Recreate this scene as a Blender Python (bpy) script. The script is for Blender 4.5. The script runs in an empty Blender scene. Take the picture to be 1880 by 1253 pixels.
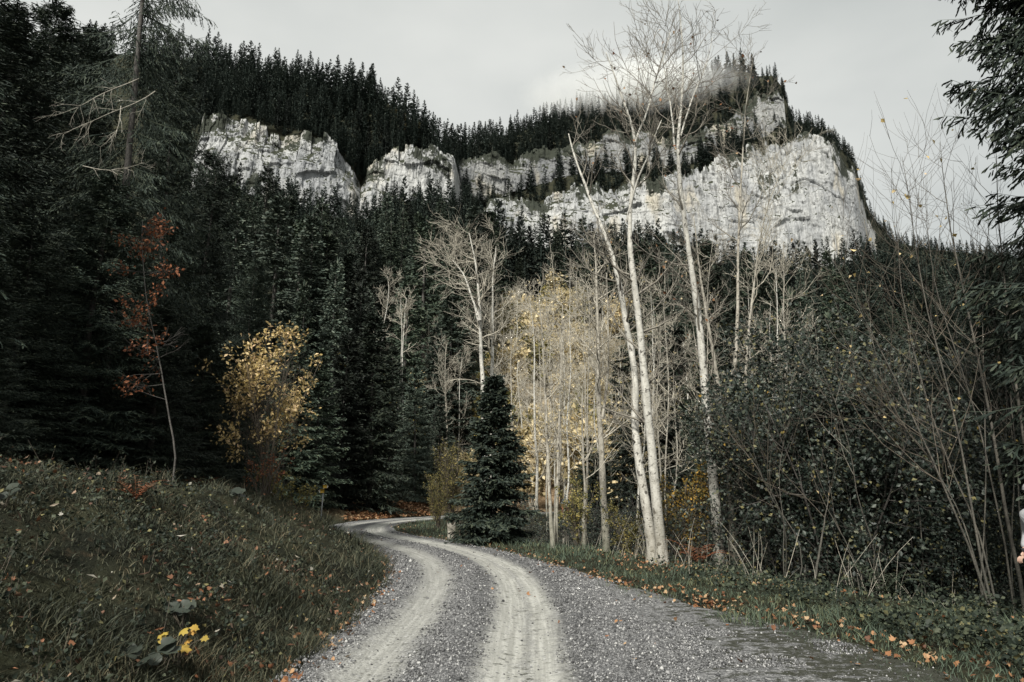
import bpy, math, random
import numpy as np
from mathutils import Vector, Matrix

# ------------------------------------------------------------------ camera, world, sun
sc = bpy.context.scene
COL = sc.collection
R = math.radians
F = 25.0 / 36.0 * 1880.0
PITCH = math.atan((905 - 626.5) / F)
CAMZ = 1.75
cam_d = bpy.data.cameras.new("camera")
cam = bpy.data.objects.new("camera", cam_d)
COL.objects.link(cam)
cam_d.lens = 25.0
cam_d.sensor_width = 36.0
cam_d.clip_end = 5000
cam_d.clip_start = 0.05
cam.location = (0, 0, CAMZ)
cam.rotation_euler = (math.pi / 2 + PITCH, 0, 0)
sc.camera = cam

SUN_EL, SUN_AZ = R(40), R(201)          # azimuth clockwise from +Y: behind the camera, to the left
w = bpy.data.worlds.new("World")
sc.world = w
w.use_nodes = True
nt = w.node_tree
nt.nodes.clear()
wo = nt.nodes.new("ShaderNodeOutputWorld")
bg = nt.nodes.new("ShaderNodeBackground")
bg.inputs["Strength"].default_value = 0.1
sky = nt.nodes.new("ShaderNodeTexSky")
sky.sky_type = 'NISHITA'
sky.sun_disc = False
sky.sun_elevation = SUN_EL
sky.sun_rotation = SUN_AZ
tc = nt.nodes.new("ShaderNodeTexCoord")
mp = nt.nodes.new("ShaderNodeMapping")
mp.inputs["Scale"].default_value = (1.4, 1.4, 3.0)
nz = nt.nodes.new("ShaderNodeTexNoise")
nz.inputs["Scale"].default_value = 1.7
nz.inputs["Detail"].default_value = 5
nz.inputs["Roughness"].default_value = 0.45
rmp = nt.nodes.new("ShaderNodeValToRGB")
rmp.color_ramp.elements[0].position = 0.33
rmp.color_ramp.elements[0].color = (0.63, 0.655, 0.63, 1)
rmp.color_ramp.elements[1].position = 0.68
rmp.color_ramp.elements[1].color = (0.87, 0.88, 0.835, 1)
sca = nt.nodes.new("ShaderNodeVectorMath")
sca.operation = 'SCALE'
sca.inputs["Scale"].default_value = 5.6
mx = nt.nodes.new("ShaderNodeMixRGB")
mx.inputs[0].default_value = 0.95
L = nt.links.new
L(tc.outputs["Generated"], mp.inputs["Vector"])
L(mp.outputs[0], nz.inputs["Vector"])
L(nz.outputs["Fac"], rmp.inputs[0])
L(rmp.outputs[0], sca.inputs[0])
L(sky.outputs[0], mx.inputs[1])
L(sca.outputs[0], mx.inputs[2])
L(mx.outputs[0], bg.inputs["Color"])
L(bg.outputs[0], wo.inputs[0])

sun_d = bpy.data.lights.new("sun", 'SUN')
sun_d.energy = 4.5
sun_d.angle = R(8)
sun_d.color = (1.0, 0.965, 0.89)
sun = bpy.data.objects.new("sun", sun_d)
COL.objects.link(sun)
sdir = Vector((math.sin(SUN_AZ) * math.cos(SUN_EL), math.cos(SUN_AZ) * math.cos(SUN_EL), math.sin(SUN_EL)))
sun.rotation_euler = (-sdir).to_track_quat('-Z', 'Y').to_euler()

sc.view_settings.view_transform = 'Standard'
sc.view_settings.look = 'None'
sc.view_settings.exposure = 0.75
sc.view_settings.gamma = 1.0
sc.view_settings.use_curve_mapping = False
sc.render.engine = 'CYCLES'
sc.cycles.max_bounces = 12
sc.cycles.diffuse_bounces = 3
sc.cycles.glossy_bounces = 1
sc.cycles.transmission_bounces = 2
sc.cycles.volume_bounces = 10
sc.cycles.use_denoising = True

# ------------------------------------------------------------------ picture <-> place
SP, CP = math.sin(PITCH), math.cos(PITCH)

def te(px, py):
    """plan tangent x/y and elevation (z - eye)/y of a direction"""
    a = (np.asarray(px, float) - 940) / F
    b = (626.5 - np.asarray(py, float)) / F
    q = CP - b * SP
    return a / q, (SP + b * CP) / q

def P3(px, py, d):
    t, e = te(px, py)
    return np.stack([t * d, np.zeros_like(t) + d, CAMZ + e * d], -1)

def proj(p):
    p = np.asarray(p, float)
    x, y, z = p[..., 0], p[..., 1], p[..., 2] - CAMZ
    f = y * CP + z * SP
    u = -y * SP + z * CP
    f = np.where(f > 0.01, f, 0.01)
    return 940 + F * x / f, 626.5 - F * u / f

def ground_pt(px, py):
    t, e = te(px, py)
    d = -CAMZ / e
    return np.stack([t * d, d], -1)

# ------------------------------------------------------------------ noise
def _hash(ix, iy, s):
    n = (ix.astype(np.int64) * 374761393 + iy.astype(np.int64) * 668265263 + s * 1442695041) & 0xFFFFFFFF
    n = ((n ^ (n >> 13)) * 1274126177) & 0xFFFFFFFF
    return ((n ^ (n >> 16)) & 0xFFFF) / 65535.0

def vnoise(x, y, s=0):
    x = np.asarray(x, float); y = np.asarray(y, float)
    ix, iy = np.floor(x), np.floor(y)
    fx, fy = x - ix, y - iy
    fx = fx * fx * (3 - 2 * fx); fy = fy * fy * (3 - 2 * fy)
    a = _hash(ix, iy, s); b = _hash(ix + 1, iy, s); c = _hash(ix, iy + 1, s); d = _hash(ix + 1, iy + 1, s)
    return (a * (1 - fx) + b * fx) * (1 - fy) + (c * (1 - fx) + d * fx) * fy

def fbm(x, y, oct=4, s=0, gain=0.5):
    r, a, t = 0, 1.0, 0
    for k in range(oct):
        r = r + a * (vnoise(x * 2 ** k, y * 2 ** k, s + k * 17) - 0.5)
        t += a; a *= gain
    return r / t * 2

def sstep(a, b, x):
    t = np.clip((x - a) / (b - a), 0, 1)
    return t * t * (3 - 2 * t)

# ------------------------------------------------------------------ mesh helpers
class MB:
    def __init__(s):
        s.V = []; s.Fs = []; s.n = 0; s.lines = {}
    def add(s, V, Fc):
        V = np.asarray(V, float).reshape(-1, 3)
        if len(V) == 0: return
        s.V.append(V); s.Fs.append(np.asarray(Fc, np.int64) + s.n); s.n += len(V)
    def quads(s, Q):                       # (m,4,3)
        m = len(Q)
        s.add(Q.reshape(-1, 3), np.arange(m * 4).reshape(m, 4))
    def tris(s, Q):
        m = len(Q)
        s.add(Q.reshape(-1, 3), np.arange(m * 3).reshape(m, 3))
    def line(s, P, r, sides=5):            # tubes are gathered and built in batches
        P = np.asarray(P, float); r = np.broadcast_to(np.asarray(r, float), (len(P),))
        s.lines.setdefault((len(P), sides), []).append((P, r))
    def flush(s):
        for (n, k), L_ in s.lines.items():
            P = np.stack([a for a, b in L_]); r = np.stack([b for a, b in L_])
            T = np.gradient(P, axis=1)
            T /= np.linalg.norm(T, axis=2, keepdims=True) + 1e-9
            mean = T.mean(1)
            ref = np.where(np.abs(mean[:, 2:3]) > 0.8, np.array([[1.0, 0.13, 0]]), np.array([[0.05, 0.1, 1.0]]))[:, None, :]
            A = np.cross(T, ref); A /= np.linalg.norm(A, axis=2, keepdims=True) + 1e-9
            B = np.cross(T, A)
            ang = np.arange(k) * 2 * math.pi / k
            ring = (P[:, :, None, :] + r[:, :, None, None] * (A[:, :, None, :] * np.cos(ang)[None, None, :, None] + B[:, :, None, :] * np.sin(ang)[None, None, :, None]))
            m = len(L_)
            V = ring.reshape(-1, 3)
            i = np.arange(n - 1)[:, None] * k; j = np.arange(k)[None, :]; j2 = (j + 1) % k
            q = np.stack([i + j, i + j2, i + k + j2, i + k + j], -1).reshape(-1, 4)
            Q = (q[None] + (np.arange(m) * n * k)[:, None, None]).reshape(-1, 4)
            s.add(V, Q)
            if k >= 5:
                cap = (np.arange(k) + (n - 1) * k)
                s.Fs.append((cap[None, :] + (np.arange(m) * n * k)[:, None]) + s.n - len(V))
        s.lines = {}
    def mesh(s, name, mat=None, smooth=False):
        s.flush()
        me = bpy.data.meshes.new(name)
        if s.n:
            V = np.concatenate(s.V)
            me.vertices.add(len(V)); me.vertices.foreach_set("co", V.astype(np.float32).ravel())
            groups = {}
            for f in s.Fs: groups.setdefault(f.shape[1], []).append(f)
            loops, starts, st = [], [], 0
            for k, fl in groups.items():
                f = np.concatenate(fl)
                loops.append(f.ravel()); starts.append(st + np.arange(len(f)) * k); st += f.size
            loops = np.concatenate(loops); starts = np.concatenate(starts)
            me.loops.add(len(loops)); me.loops.foreach_set("vertex_index", loops.astype(np.int32))
            me.polygons.add(len(starts)); me.polygons.foreach_set("loop_start", starts.astype(np.int32))
            if smooth: me.polygons.foreach_set("use_smooth", np.ones(len(starts), bool))
            me.update(calc_edges=True)
        if mat: me.materials.append(mat)
        return me
    def build(s, name, mat=None, parent=None, smooth=False):
        o = bpy.data.objects.new(name, s.mesh(name, mat, smooth))
        COL.objects.link(o)
        if parent is not None: o.parent = parent
        return o

def tag(o, label=None, cat=None, group=None, kind=None):
    if label: o["label"] = label
    if cat: o["category"] = cat
    if group: o["group"] = group
    if kind: o["kind"] = kind
    return o

def empty(name, loc=(0, 0, 0), rz=0.0, label=None, cat=None, group=None):
    o = bpy.data.objects.new(name, None)
    COL.objects.link(o)
    o.empty_display_size = 0.2
    o.location = loc; o.rotation_euler = (0, 0, rz)
    return tag(o, label, cat, group)

def link_part(name, me, parent):
    o = bpy.data.objects.new(name, me); COL.objects.link(o); o.parent = parent
    return o

def unit(v):
    return v / (np.linalg.norm(v, axis=-1, keepdims=True) + 1e-9)

def diamonds(P, D, W, rng, mid=0.42, flat=None):
    """elongated leaf-like quads: base P, vector D, width W"""
    ref = rng.normal(size=P.shape)
    if flat is not None: ref = ref * (1 - flat) + np.array([0, 0, 1.0]) * flat * 1.7
    S = unit(np.cross(D, ref)) * (np.asarray(W)[:, None] * 0.5)
    return np.stack([P, P + D * mid + S, P + D, P + D * mid - S], 1)

def fingers(P, D, W, rng):
    """needle covered shoots: blunt base, full width, pointed tip"""
    S = unit(np.cross(D, rng.normal(size=P.shape) + np.array([0, 0, 0.7]))) * (np.asarray(W)[:, None] * 0.5)
    V = np.stack([P - S * 0.6, P + S * 0.6, P + D * 0.72 + S, P + D, P + D * 0.72 - S], 1)
    return V.reshape(-1, 3), np.arange(len(P) * 5).reshape(-1, 5)

def folded(P, D, W, rng, fold=0.35):
    """leaves of two faces folded on the midrib"""
    ref = rng.normal(size=P.shape)
    S = unit(np.cross(D, ref)); N = unit(np.cross(S, D))
    hw = (np.asarray(W)[:, None] * 0.5)
    up = N * hw * fold * 2
    M = P + D * 0.45
    T = P + D + N * hw * 0.4
    a = np.stack([P, M + S * hw + up, T], 1); b = np.stack([P, T, M - S * hw + up], 1)
    V = np.stack([P, M + S * hw + up, T, M - S * hw + up], 1).reshape(-1, 3)
    m = len(P)
    i = np.arange(m)[:, None] * 4
    Fc = np.concatenate([i + np.array([[0, 1, 2]]), i + np.array([[0, 2, 3]])])
    return V, Fc

# ------------------------------------------------------------------ materials
def new_mat(name):
    m = bpy.data.materials.new(name); m.use_nodes = True
    n = m.node_tree; b = n.nodes["Principled BSDF"]
    return m, n, b

def N(n, t, **k):
    x = n.nodes.new(t)
    for a, v in k.items():
        if a in x.inputs: x.inputs[a].default_value = v
        else: setattr(x, a, v)
    return x

def ramp(n, stops, interp='LINEAR'):
    x = n.nodes.new("ShaderNodeValToRGB")
    cr = x.color_ramp; cr.interpolation = interp
    while len(cr.elements) < len(stops): cr.elements.new(0.5)
    for e, (p, c) in zip(cr.elements, stops):
        e.position = p; e.color = (c[0], c[1], c[2], 1)
    return x

def mixc(n, fac, a, b, blend='MIX'):
    x = n.nodes.new("ShaderNodeMixRGB"); x.blend_type = blend
    for i, v in ((0, fac), (1, a), (2, b)):
        if isinstance(v, (int, float)): x.inputs[i].default_value = v
        elif isinstance(v, tuple): x.inputs[i].default_value = (*v, 1)
        else: n.links.new(v, x.inputs[i])
    return x.outputs[0]

def mth(n, op, a, b=None, clamp=False):
    x = n.nodes.new("ShaderNodeMath"); x.operation = op; x.use_clamp = clamp
    for i, v in ((0, a), (1, b)):
        if v is None: continue
        if isinstance(v, (int, float)): x.inputs[i].default_value = v
        else: n.links.new(v, x.inputs[i])
    return x.outputs[0]

def mrange(n, v, a, b, c=0.0, d=1.0, smooth=True):
    x = n.nodes.new("ShaderNodeMapRange")
    if smooth: x.interpolation_type = 'SMOOTHSTEP'
    n.links.new(v, x.inputs[0])
    for i, q in enumerate((a, b, c, d)): x.inputs[1 + i].default_value = q
    return x.outputs[0]

def noise(n, vec, scale, detail=4, rough=0.55, out="Fac"):
    x = N(n, "ShaderNodeTexNoise", Scale=scale, Detail=detail, Roughness=rough)
    if vec is not None: n.links.new(vec, x.inputs["Vector"])
    return x.outputs[out]

def mapped(n, vec, scale=(1, 1, 1), rot=(0, 0, 0)):
    x = n.nodes.new("ShaderNodeMapping")
    x.inputs["Scale"].default_value = scale; x.inputs["Rotation"].default_value = rot
    n.links.new(vec, x.inputs["Vector"])
    return x.outputs[0]

def bump(n, b, h, strength=0.5, dist=0.02):
    x = N(n, "ShaderNodeBump", Strength=strength, Distance=dist)
    n.links.new(h, x.inputs["Height"]); n.links.new(x.outputs[0], b.inputs["Normal"])

def leaf_mat(name, stops, rough=0.7, obj_var=0.5, spec=0.25, trans=0.0, patch=None):
    """colour differs from leaf to leaf (random per island) and from plant to plant"""
    m, n, b = new_mat(name)
    g = n.nodes.new("ShaderNodeNewGeometry"); oi = n.nodes.new("ShaderNodeObjectInfo")
    r = ramp(n, stops)
    f = g.outputs["Random Per Island"]
    if patch:
        pn = noise(n, g.outputs["Position"], patch, 3)
        f = mth(n, 'ADD', mth(n, 'MULTIPLY', f, 0.55), mth(n, 'MULTIPLY', mrange(n, pn, 0.3, 0.7), 0.45))
    n.links.new(f, r.inputs[0])
    v = mrange(n, oi.outputs["Random"], 0, 1, 1 - obj_var * 0.5, 1 + obj_var * 0.6, False)
    vm = n.nodes.new("ShaderNodeVectorMath"); vm.operation = 'SCALE'
    n.links.new(r.outputs[0], vm.inputs[0]); n.links.new(v, vm.inputs["Scale"])
    n.links.new(vm.outputs[0], b.inputs["Base Color"])
    b.inputs["Roughness"].default_value = rough
    b.inputs["Specular IOR Level"].default_value = spec
    if trans > 0:
        tr = n.nodes.new("ShaderNodeBsdfTranslucent"); ms = n.nodes.new("ShaderNodeMixShader")
        ms.inputs[0].default_value = trans
        n.links.new(vm.outputs[0], tr.inputs[0])
        n.links.new(b.outputs[0], ms.inputs[1]); n.links.new(tr.outputs[0], ms.inputs[2])
        n.links.new(ms.outputs[0], n.nodes["Material Output"].inputs[0])
    return m

M = {}
M['spruce'] = leaf_mat('spruce needles', [(0, (0.013, 0.020, 0.014)), (0.6, (0.023, 0.034, 0.023)), (1, (0.045, 0.054, 0.034))], 0.65, 1.3)
M['spruce_dark'] = leaf_mat('shaded spruce needles', [(0, (0.01361, 0.02138, 0.0175)), (0.6, (0.02527, 0.03694, 0.02722)), (1, (0.05443, 0.0661, 0.04277))], 0.7, 0.6)
M['spruce_far'] = leaf_mat('distant spruce needles', [(0, (0.007, 0.011, 0.009)), (0.6, (0.013, 0.020, 0.016)), (1, (0.026, 0.032, 0.024))], 0.8, 1.1)
M['spruce_pale'] = leaf_mat('pale spruce needles', [(0, (0.028, 0.040, 0.031)), (0.6, (0.048, 0.064, 0.050)), (1, (0.085, 0.098, 0.072))], 0.65, 1.0)
M['larch'] = leaf_mat("larch needles", [(0, (0.034, 0.0306, 0.00816)), (1, (0.0816, 0.0646, 0.0204))], 0.75, 0.4)
M['yellow'] = leaf_mat("yellow leaves", [(0, (0.1945, 0.1459, 0.05304)), (0.45, (0.5658, 0.4243, 0.1768)), (0.8, (0.7249, 0.5746, 0.3182)), (1, (0.6542, 0.4597, 0.2829))], 0.6, 0.1, trans=0.35)
M['orange'] = leaf_mat("orange leaves", [(0, (0.0595, 0.02125, 0.0102)), (0.6, (0.1785, 0.06375, 0.02805)), (1, (0.34, 0.1445, 0.07225))], 0.6, 0.1, trans=0.2)
M['pale_leaf'] = leaf_mat("straw coloured leaves", [(0, (0.2094, 0.1714, 0.08568)), (0.5, (0.476, 0.3998, 0.2285)), (1, (0.7426, 0.6283, 0.3998))], 0.6, 0.3, trans=0.4)
M['olive'] = leaf_mat("olive leaves", [(0, (0.0544, 0.0578, 0.0204)), (0.6, (0.1632, 0.1496, 0.0544)), (1, (0.34, 0.272, 0.0884))], 0.6, 0.4, trans=0.3)
M['gold'] = leaf_mat("golden brown leaves", [(0, (0.0425, 0.04675, 0.017)), (0.5, (0.136, 0.102, 0.0255)), (1, (0.391, 0.2295, 0.0425))], 0.6, 0.3, trans=0.2)
M['green'] = leaf_mat('dark green leaves', [(0, (0.009, 0.0144, 0.0117)), (0.6, (0.0216, 0.0306, 0.0234)), (0.9, (0.0675, 0.081, 0.063)), (1, (0.153, 0.135, 0.054))], 0.5, 0.5, spec=0.3, trans=0.1)
M['herb'] = leaf_mat("low green leaves", [(0, (0.009248, 0.01387, 0.0104)), (0.6, (0.02428, 0.03237, 0.02196)), (0.92, (0.0578, 0.06647, 0.04046)), (1, (0.1503, 0.1329, 0.0578))], 0.6, 0.2, spec=0.2, trans=0.15)
M['grass'] = leaf_mat("grass", [(0, (0.009792, 0.01197, 0.00816)), (0.4, (0.0272, 0.03264, 0.02067)), (0.72, (0.06256, 0.06256, 0.03699)), (0.9, (0.1034, 0.0816, 0.04896)), (1, (0.185, 0.1578, 0.1034))], 0.7, 0.0, patch=0.9)
M['grass_verge'] = leaf_mat("verge grass", [(0, (0.0272, 0.0408, 0.0306)), (0.6, (0.0578, 0.0782, 0.051)), (1, (0.136, 0.136, 0.068))], 0.7, 0.0, patch=0.9)
M['litter'] = leaf_mat("fallen leaves", [(0, (0.0578, 0.02312, 0.01156)), (0.35, (0.1734, 0.07514, 0.03179)), (0.7, (0.2659, 0.1503, 0.07514)), (1, (0.3179, 0.2312, 0.1387))], 0.65, 0.0)
M['litter_mix'] = leaf_mat("fallen leaves on the bank", [(0, (0.0306, 0.0153, 0.0102)), (0.45, (0.0816, 0.03825, 0.0204)), (0.75, (0.1836, 0.0816, 0.0408)), (0.9, (0.204, 0.1836, 0.1428)), (1, (0.255, 0.2448, 0.2142))], 0.65, 0.0)
M['fern'] = leaf_mat("fern", [(0, (0.0136, 0.0204, 0.0136)), (1, (0.0408, 0.051, 0.0306))], 0.7, 0.3)
M['fern_dry'] = leaf_mat("dry fern", [(0, (0.068, 0.0238, 0.0102)), (1, (0.204, 0.0748, 0.034))], 0.7, 0.3)

def bark(name, c0, c1, dark, marks=0.62, moss=None):
    m, n, b = new_mat(name)
    t = n.nodes.new("ShaderNodeTexCoord"); o = t.outputs["Object"]
    g = n.nodes.new("ShaderNodeNewGeometry")
    base = mixc(n, mrange(n, noise(n, mapped(n, o, (3, 3, 1.6)), 3.5, 6, 0.68), 0.38, 0.62), c0, c1)
    lent = noise(n, mapped(n, o, (5, 5, 26)), 1.6, 4, 0.6)
    base = mixc(n, mrange(n, lent, marks, marks + 0.08, 0, 0.8), base, dark)
    knots = noise(n, mapped(n, o, (3.2, 3.2, 2.2)), 3.1, 2)
    base = mixc(n, mrange(n, knots, 0.60, 0.65, 0, 0.9), base, dark)
    if moss:
        s = n.nodes.new("ShaderNodeSeparateXYZ"); n.links.new(g.outputs["Position"], s.inputs[0])
        z = mth(n, 'ADD', s.outputs[2], mth(n, 'MULTIPLY', noise(n, o, 2.2, 4), 4.0))
        base = mixc(n, mrange(n, z, 1.2, 4.6, 0.75, 0), base, moss)
    n.links.new(base, b.inputs["Base Color"])
    b.inputs["Roughness"].default_value = 0.8
    bump(n, b, noise(n, mapped(n, o, (6, 6, 12)), 3, 5), 0.5, 0.03)
    return m
M['birch'] = bark("pale bark", (0.4189, 0.4099, 0.371), (0.2992, 0.2902, 0.2573), (0.04189, 0.0371, 0.03112), 0.58, (0.1197, 0.1077, 0.07779))
M['greybark'] = bark("grey bark", (0.3155, 0.2958, 0.2514), (0.1972, 0.1824, 0.1479), (0.06902, 0.05916, 0.0493), 0.6, (0.06902, 0.07395, 0.0493))
M['twig'] = bark("pale twigs", (0.3944, 0.3697, 0.3057), (0.2761, 0.2514, 0.2021), (0.1183, 0.0986, 0.07888), 0.7)
M['birchtwig'] = bark("birch twigs", (0.1836, 0.17, 0.1394), (0.1224, 0.1088, 0.0884), (0.0544, 0.0476, 0.0408), 0.68)
M['browntwig'] = bark("brown twigs", (0.08381, 0.06936, 0.04913), (0.04624, 0.03757, 0.02774), (0.02312, 0.02023, 0.01734), 0.62)
M['saplingbark'] = bark("sapling bark", (0.0832, 0.07589, 0.0612), (0.04162, 0.03819, 0.03035), (0.02203, 0.01958, 0.01714), 0.56, (0.02938, 0.02938, 0.02203))
M['sprucebark'] = bark("spruce bark", (0.0578, 0.05304, 0.04624), (0.034, 0.0306, 0.0272), (0.0204, 0.01836, 0.01632), 0.55)

M['oldbark'] = bark('old grey spruce bark', (0.1496, 0.1428, 0.1292), (0.0884, 0.0816, 0.0748), (0.0272, 0.02516, 0.02244), 0.55)

# rock of the cliffs
def rock_mat(name, k, veg):
    m, n, b = new_mat(name)
    at = n.nodes.new('ShaderNodeAttribute'); at.attribute_name = 'up'
    g = n.nodes.new("ShaderNodeNewGeometry"); p = g.outputs["Position"]
    base = mixc(n, mrange(n, noise(n, mapped(n, p, (1, 1, 0.5)), 0.03, 6, 0.6), 0.38, 0.62), (0.23 * k, 0.238 * k, 0.245 * k), (0.355 * k, 0.36 * k, 0.352 * k))
    warm = noise(n, mapped(n, p, (1, 1, 0.35)), 0.045, 4)
    base = mixc(n, mrange(n, warm, 0.54, 0.66, 0, 0.5), base, (0.37, 0.32, 0.22))
    # dark water streaks run down the face
    st = noise(n, mapped(n, p, (1, 1, 0.06)), 0.42, 5, 0.62)
    msk = mrange(n, noise(n, mapped(n, p, (1, 1, 0.4)), 0.022, 3), 0.33, 0.6, 0.3, 0.95)
    msk = mth(n, 'MULTIPLY', msk, mrange(n, at.outputs['Fac'], 0.0, 0.9, 0.45, 1.0))
    base = mixc(n, mth(n, 'MULTIPLY', msk, mrange(n, st, 0.48, 0.62, 0, 0.85)), base, (0.085, 0.088, 0.088))
    st2 = noise(n, mapped(n, p, (1, 1, 0.10)), 1.3, 4, 0.6)
    base = mixc(n, mth(n, 'MULTIPLY', msk, mrange(n, st2, 0.5, 0.72, 0, 0.6)), base, (0.10, 0.10, 0.10))
    # beds and cracks
    bd = noise(n, mapped(n, p, (0.05, 0.05, 1)), 0.55, 4, 0.6)
    base = mixc(n, mrange(n, bd, 0.62, 0.69, 0, 0.4), base, (0.07, 0.07, 0.066))
    # plants on ledges and in hollows
    sp = n.nodes.new("ShaderNodeSeparateXYZ"); n.links.new(g.outputs["Normal"], sp.inputs[0])
    pl = mth(n, 'ADD', sp.outputs[2], mth(n, 'MULTIPLY', noise(n, p, 0.16, 5, 0.65), 1.3))
    base = mixc(n, mrange(n, pl, 1.10, 1.2), base, (0.03, 0.034, 0.022))
    pt = noise(n, mapped(n, p, (1, 1, 0.6)), 0.05, 7, 0.72)
    pt = mth(n, 'ADD', pt, mrange(n, at.outputs['Fac'], 0.5, 1.0, veg, 0.15 + veg))
    base = mixc(n, mrange(n, pt, 0.63, 0.66), base, (0.03, 0.034, 0.026))
    n.links.new(base, b.inputs["Base Color"]); b.inputs["Roughness"].default_value = 0.9
    b.inputs["Specular IOR Level"].default_value = 0.15
    h = mth(n, 'ADD', noise(n, p, 0.35, 7, 0.65), mth(n, 'MULTIPLY', noise(n, mapped(n, p, (1, 1, 0.2)), 0.7, 5), 0.7))
    bump(n, b, h, 0.8, 1.6)
    return m
M['rock'] = rock_mat('limestone', 1.0, 0.0)
M['rock_mossy'] = rock_mat('mossy limestone', 0.62, 0.045)

def hill_mat():
    m, n, b = new_mat("forest floor")
    g = n.nodes.new("ShaderNodeNewGeometry"); p = g.outputs["Position"]
    at = n.nodes.new("ShaderNodeAttribute"); at.attribute_name = "pale"
    base = mixc(n, mrange(n, noise(n, p, 0.25, 5), 0.35, 0.65), (0.0136, 0.01564, 0.01088), (0.0306, 0.0306, 0.01904))
    lit = mixc(n, mrange(n, noise(n, p, 1.3, 5, 0.7), 0.35, 0.65), (0.1088, 0.0884, 0.051), (0.3128, 0.2584, 0.1768))
    f = mth(n, 'MULTIPLY', at.outputs["Fac"], mrange(n, noise(n, p, 0.3, 4), 0.28, 0.5))
    base = mixc(n, f, base, lit)
    n.links.new(base, b.inputs["Base Color"]); b.inputs["Roughness"].default_value = 0.95
    b.inputs["Specular IOR Level"].default_value = 0.1
    bump(n, b, noise(n, p, 1.5, 6, 0.65), 0.8, 0.3)
    return m
M['hill'] = hill_mat()

def ground_mat():
    m, n, b = new_mat("soil and moss")
    g = n.nodes.new("ShaderNodeNewGeometry"); p = g.outputs["Position"]
    at = n.nodes.new("ShaderNodeAttribute"); at.attribute_name = "pale"
    base = mixc(n, mrange(n, noise(n, p, 1.2, 6), 0.35, 0.65), (0.01088, 0.01224, 0.00816), (0.0272, 0.02856, 0.01632))
    base = mixc(n, mrange(n, noise(n, p, 9, 5, 0.7), 0.5, 0.75, 0, 0.7), base, (0.0476, 0.034, 0.0204))
    lit = mixc(n, mrange(n, noise(n, p, 4, 5, 0.7), 0.35, 0.65), (0.1088, 0.068, 0.034), (0.2856, 0.2108, 0.136))
    base = mixc(n, at.outputs["Fac"], base, lit)
    n.links.new(base, b.inputs["Base Color"]); b.inputs["Roughness"].default_value = 0.95
    b.inputs["Specular IOR Level"].default_value = 0.1
    bump(n, b, noise(n, p, 14, 6, 0.65), 0.9, 0.05)
    return m
M['ground'] = ground_mat()

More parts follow.
